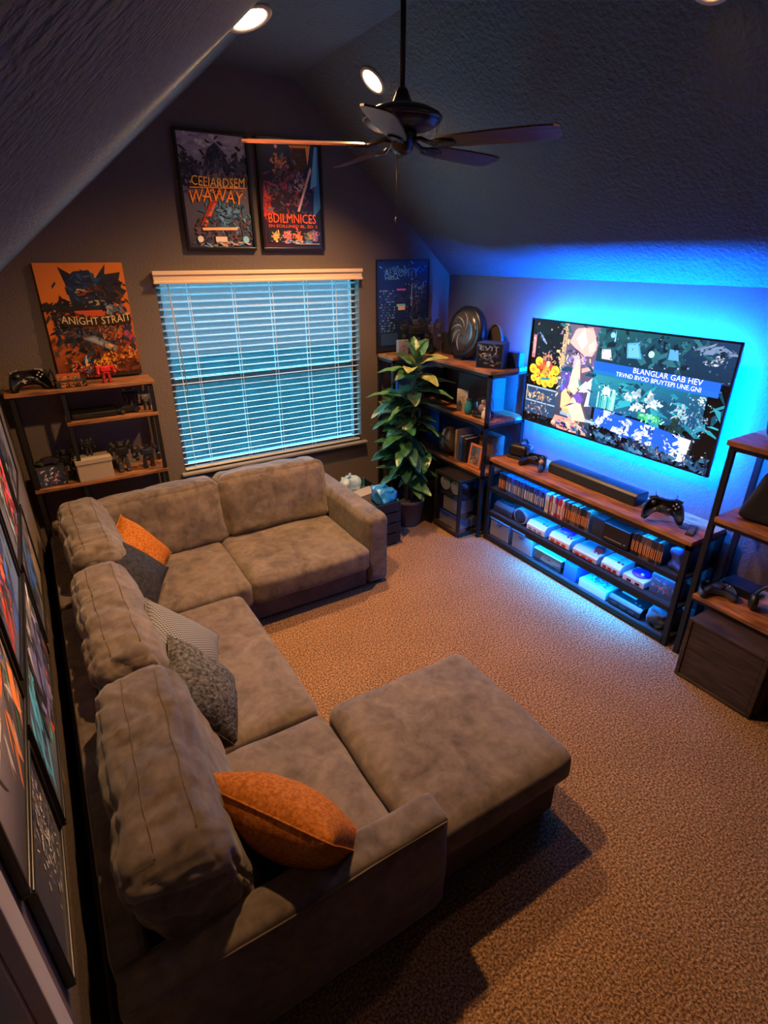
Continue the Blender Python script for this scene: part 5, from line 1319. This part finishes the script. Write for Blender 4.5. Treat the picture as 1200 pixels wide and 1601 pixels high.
boxed('red_cartridge', 'red cartridge on the flat grey console', 'cartridge', (3.44, 2.33, Z1_ + .083), (.07, .06, .03), REDP, R(-75))
console_box('game_console', 'white game console with dark red front on the middle console shelf', (3.45, 2.165, Z1_), (.17, .18, .085), R(-90), WHITEP, mat('teal_lid', (.3, .6, .6), .4), mat('dark_red', (.30, .01, .01), .4))
t = thing('game_console', 'white game console with round purple lid on the middle console shelf', 'game console', (3.45, 1.965, Z1_), (0, 0, R(-90)))
MB().box(-.09, .09, -.09, .09, 0, .055).build('housing', WHITEP, t, .008, local=True)
MB().lathe([(.07, .055), (.068, .066), (.04, .074), (0, .076)], (0, .01, 0), 24).build('disc_lid', PURP, t, local=True)
MB().ball((0.03, -.03, .078), (.014, .014, .012)).build('knob', WHITEP, t, local=True)
for x in (-.05, .02): MB().box(x, x + .035, -.093, -.089, .012, .03).build('port', BLACK, t, local=True)
boxed('game_box', 'upright printed box with red figure spot at the right end of the middle console shelf', 'box', (3.45, 1.755, Z1_), (.19, .12, .155), mat('grey_card', (.2, .22, .24), .6), R(-90), art_pack(62, (.06, .09, .12), [(.15, .2, .22), (.4, .4, .4), (.04, .06, .08), (.7, .05, .03)]))
# bottom shelf ---------------------------------------------------------------
Z0_ = ZS[0] + .001
def fabric_bin(label, c):
    t = thing('storage_bin', label, 'storage bin', c, (0, 0, R(-90)), 'grey canvas bins on the console')
    MB().box(-.125, .125, -.15, .15, 0, .17).build('bin', GREYFAB, t, .008, local=True)
    MB().box(-.130, .130, -.155, .155, .17, .205).build('lid', mat('bin_lid', (.24, .225, .205), .9), t, .006, local=True)
    MB().tube([(-.03, -.156, .165), (-.02, -.163, .148), (.02, -.163, .148), (.03, -.156, .165)], .007, 6).build('handle', BLACKM, t, local=True)
fabric_bin('grey canvas lidded bin at the left end of the bottom console shelf', (3.50, 3.365, Z0_))
fabric_bin('grey canvas lidded bin second from the left on the bottom console shelf', (3.50, 3.065, Z0_))
t = thing('clear_box', 'clear plastic box of pale cables on the bottom console shelf', 'storage box', (3.46, 2.755, Z0_), (0, 0, R(-90)))
mb = MB(); mb.box(-.15, .15, -.11, -.106, 0, .12); mb.box(-.15, .15, .106, .11, 0, .12); mb.box(-.15, -.146, -.106, .106, 0, .12); mb.box(.146, .15, -.106, .106, 0, .12); mb.box(-.15, .15, -.11, .11, 0, .004)
mb.build('tub', CLEAR, t, local=True)
for k in range(7):
    MB().tube([(.11 * math.cos(a * 1.3 + k), .07 * math.sin(a * 1.7 + k * 2), .015 + .011 * k + .008 * math.sin(a * 3)) for a in [i * .5 for i in range(16)]], .008, 6).build('cable_coil', WHITEP, t, local=True)
MB().box(-.155, .155, -.115, .115, .12, .13).build('lid', mat('ice_lid', (.45, .6, .62), .3), t, .003, local=True)
boxed('blue_box', 'plain blue box right of the clear box on the bottom console shelf', 'box', (3.46, 2.515, Z0_), (.13, .2, .14), mat('royal_card', (.02, .08, .35), .5), R(-90))
t = boxed('game_box', 'pale printed game box lying flat on the bottom console shelf', 'box', (3.45, 2.28, Z0_), (.26, .20, .075), mat('pale_blue_card', (.40, .48, .52), .6), R(-90))
A = Art(.25, .19); art_pack(63, (.30, .42, .48), [(.5, .1, .2), (.1, .2, .5), (.65, .7, .7), (.3, .05, .3)])(A); A.build('top_print', t, PRINT, (-.125, -.095, .0755), (R(-90), 0, 0))
console_box('game_console', 'black game console with buttons on the bottom console shelf', (3.46, 1.985, Z0_), (.28, .22, .085), R(-90), BLACK, mat('silver_blue', (.25, .32, .45), .3), GUN)
crumple('fabric_bin', 'dark soft fabric bin at the right end of the bottom console shelf', 'storage bin', (3.46, 1.735, Z0_), (.22, .17, .18), mat('slate_fabric', (.06, .075, .09), .9), 66)

# ================================================================== RIGHT-HAND SHELF THINGS
t = thing('backpack', 'black slumped backpack with round badge on the right-hand shelf', 'bag', (3.50, 1.27, 1.061), (0, 0, R(-80)))
def bagdef(p, u):
    k = (u.z + 1) / 2
    p.x *= 1 - .45 * k; p.y = p.y * (1 - .5 * k) + .03 * k
    return p
soft('body', t, BLACKM, (3.50, 1.27, 1.061 + .16), (.38, .22, .32), r=.06, n=14, wr=.008, seed=71, deform=bagdef)
MB().tube([(-.05, .02, .30), (-.06, .02, .36), (0, .02, .385), (.06, .02, .36), (.05, .02, .30)], .010, 6).build('handle', BLACKM, t, local=True)
MB().lathe([(.030, 0), (.034, 0), (.034, .004), (.030, .004)], (.03, -.100, .14), 24, m=Matrix.Rotation(R(70), 3, 'X')).build('badge', mat('badge_blue', (.25, .45, .65), .4), t, local=True)
A = Art(.12, .03); A.text('SAGA', .1, .1, .9, .9, (.5, .5, .52)); A.build('lettering', t, PRINT, (-.04, -.095, .20), (R(-20), 0, 0))
t = thing('headphones', 'black and blue over-ear headphones on the lowest board of the right-hand shelf', 'headphones', (3.47, 1.12, .506), (0, 0, R(-60)))
MB().tube([(.11 * math.cos(a), .02, .05 + .14 * math.sin(a)) for a in [PI * i / 14 for i in range(15)]], .011, 8).build('head_band', mat('band_navy', (.03, .05, .12), .3), t, local=True)
for sg in (-1, 1):
    MB().lathe([(.045, -.02), (.055, -.012), (.055, .012), (.04, .022), (0, .022)], (sg * .10, .02, .057), 20, m=Matrix.Rotation(R(90) * sg, 3, 'Y')).build('ear_cup', BLACK, t, local=True)
controller('game_controller', 'blue-grey game controller on the lowest board of the right-hand shelf', (3.40, 1.42, .520), (R(10), 0, R(-50)), mat('blue_grey', (.05, .08, .16), .35), BLACK, 1.3)
boxed('black_box', 'low black box on the lowest board of the right-hand shelf near its post', 'box', (3.58, 1.36, .506), (.18, .14, .06), BLACK, R(-90))
vase('small_vase', 'dark blue vase on the top board of the right-hand shelf', (3.48, 1.36, 1.536), [(.05, 0), (.08, .05), (.09, .11), (.06, .18), (.04, .22), (.05, .25)], mat('blue_glaze', (.03, .08, .18), .25), GUN)
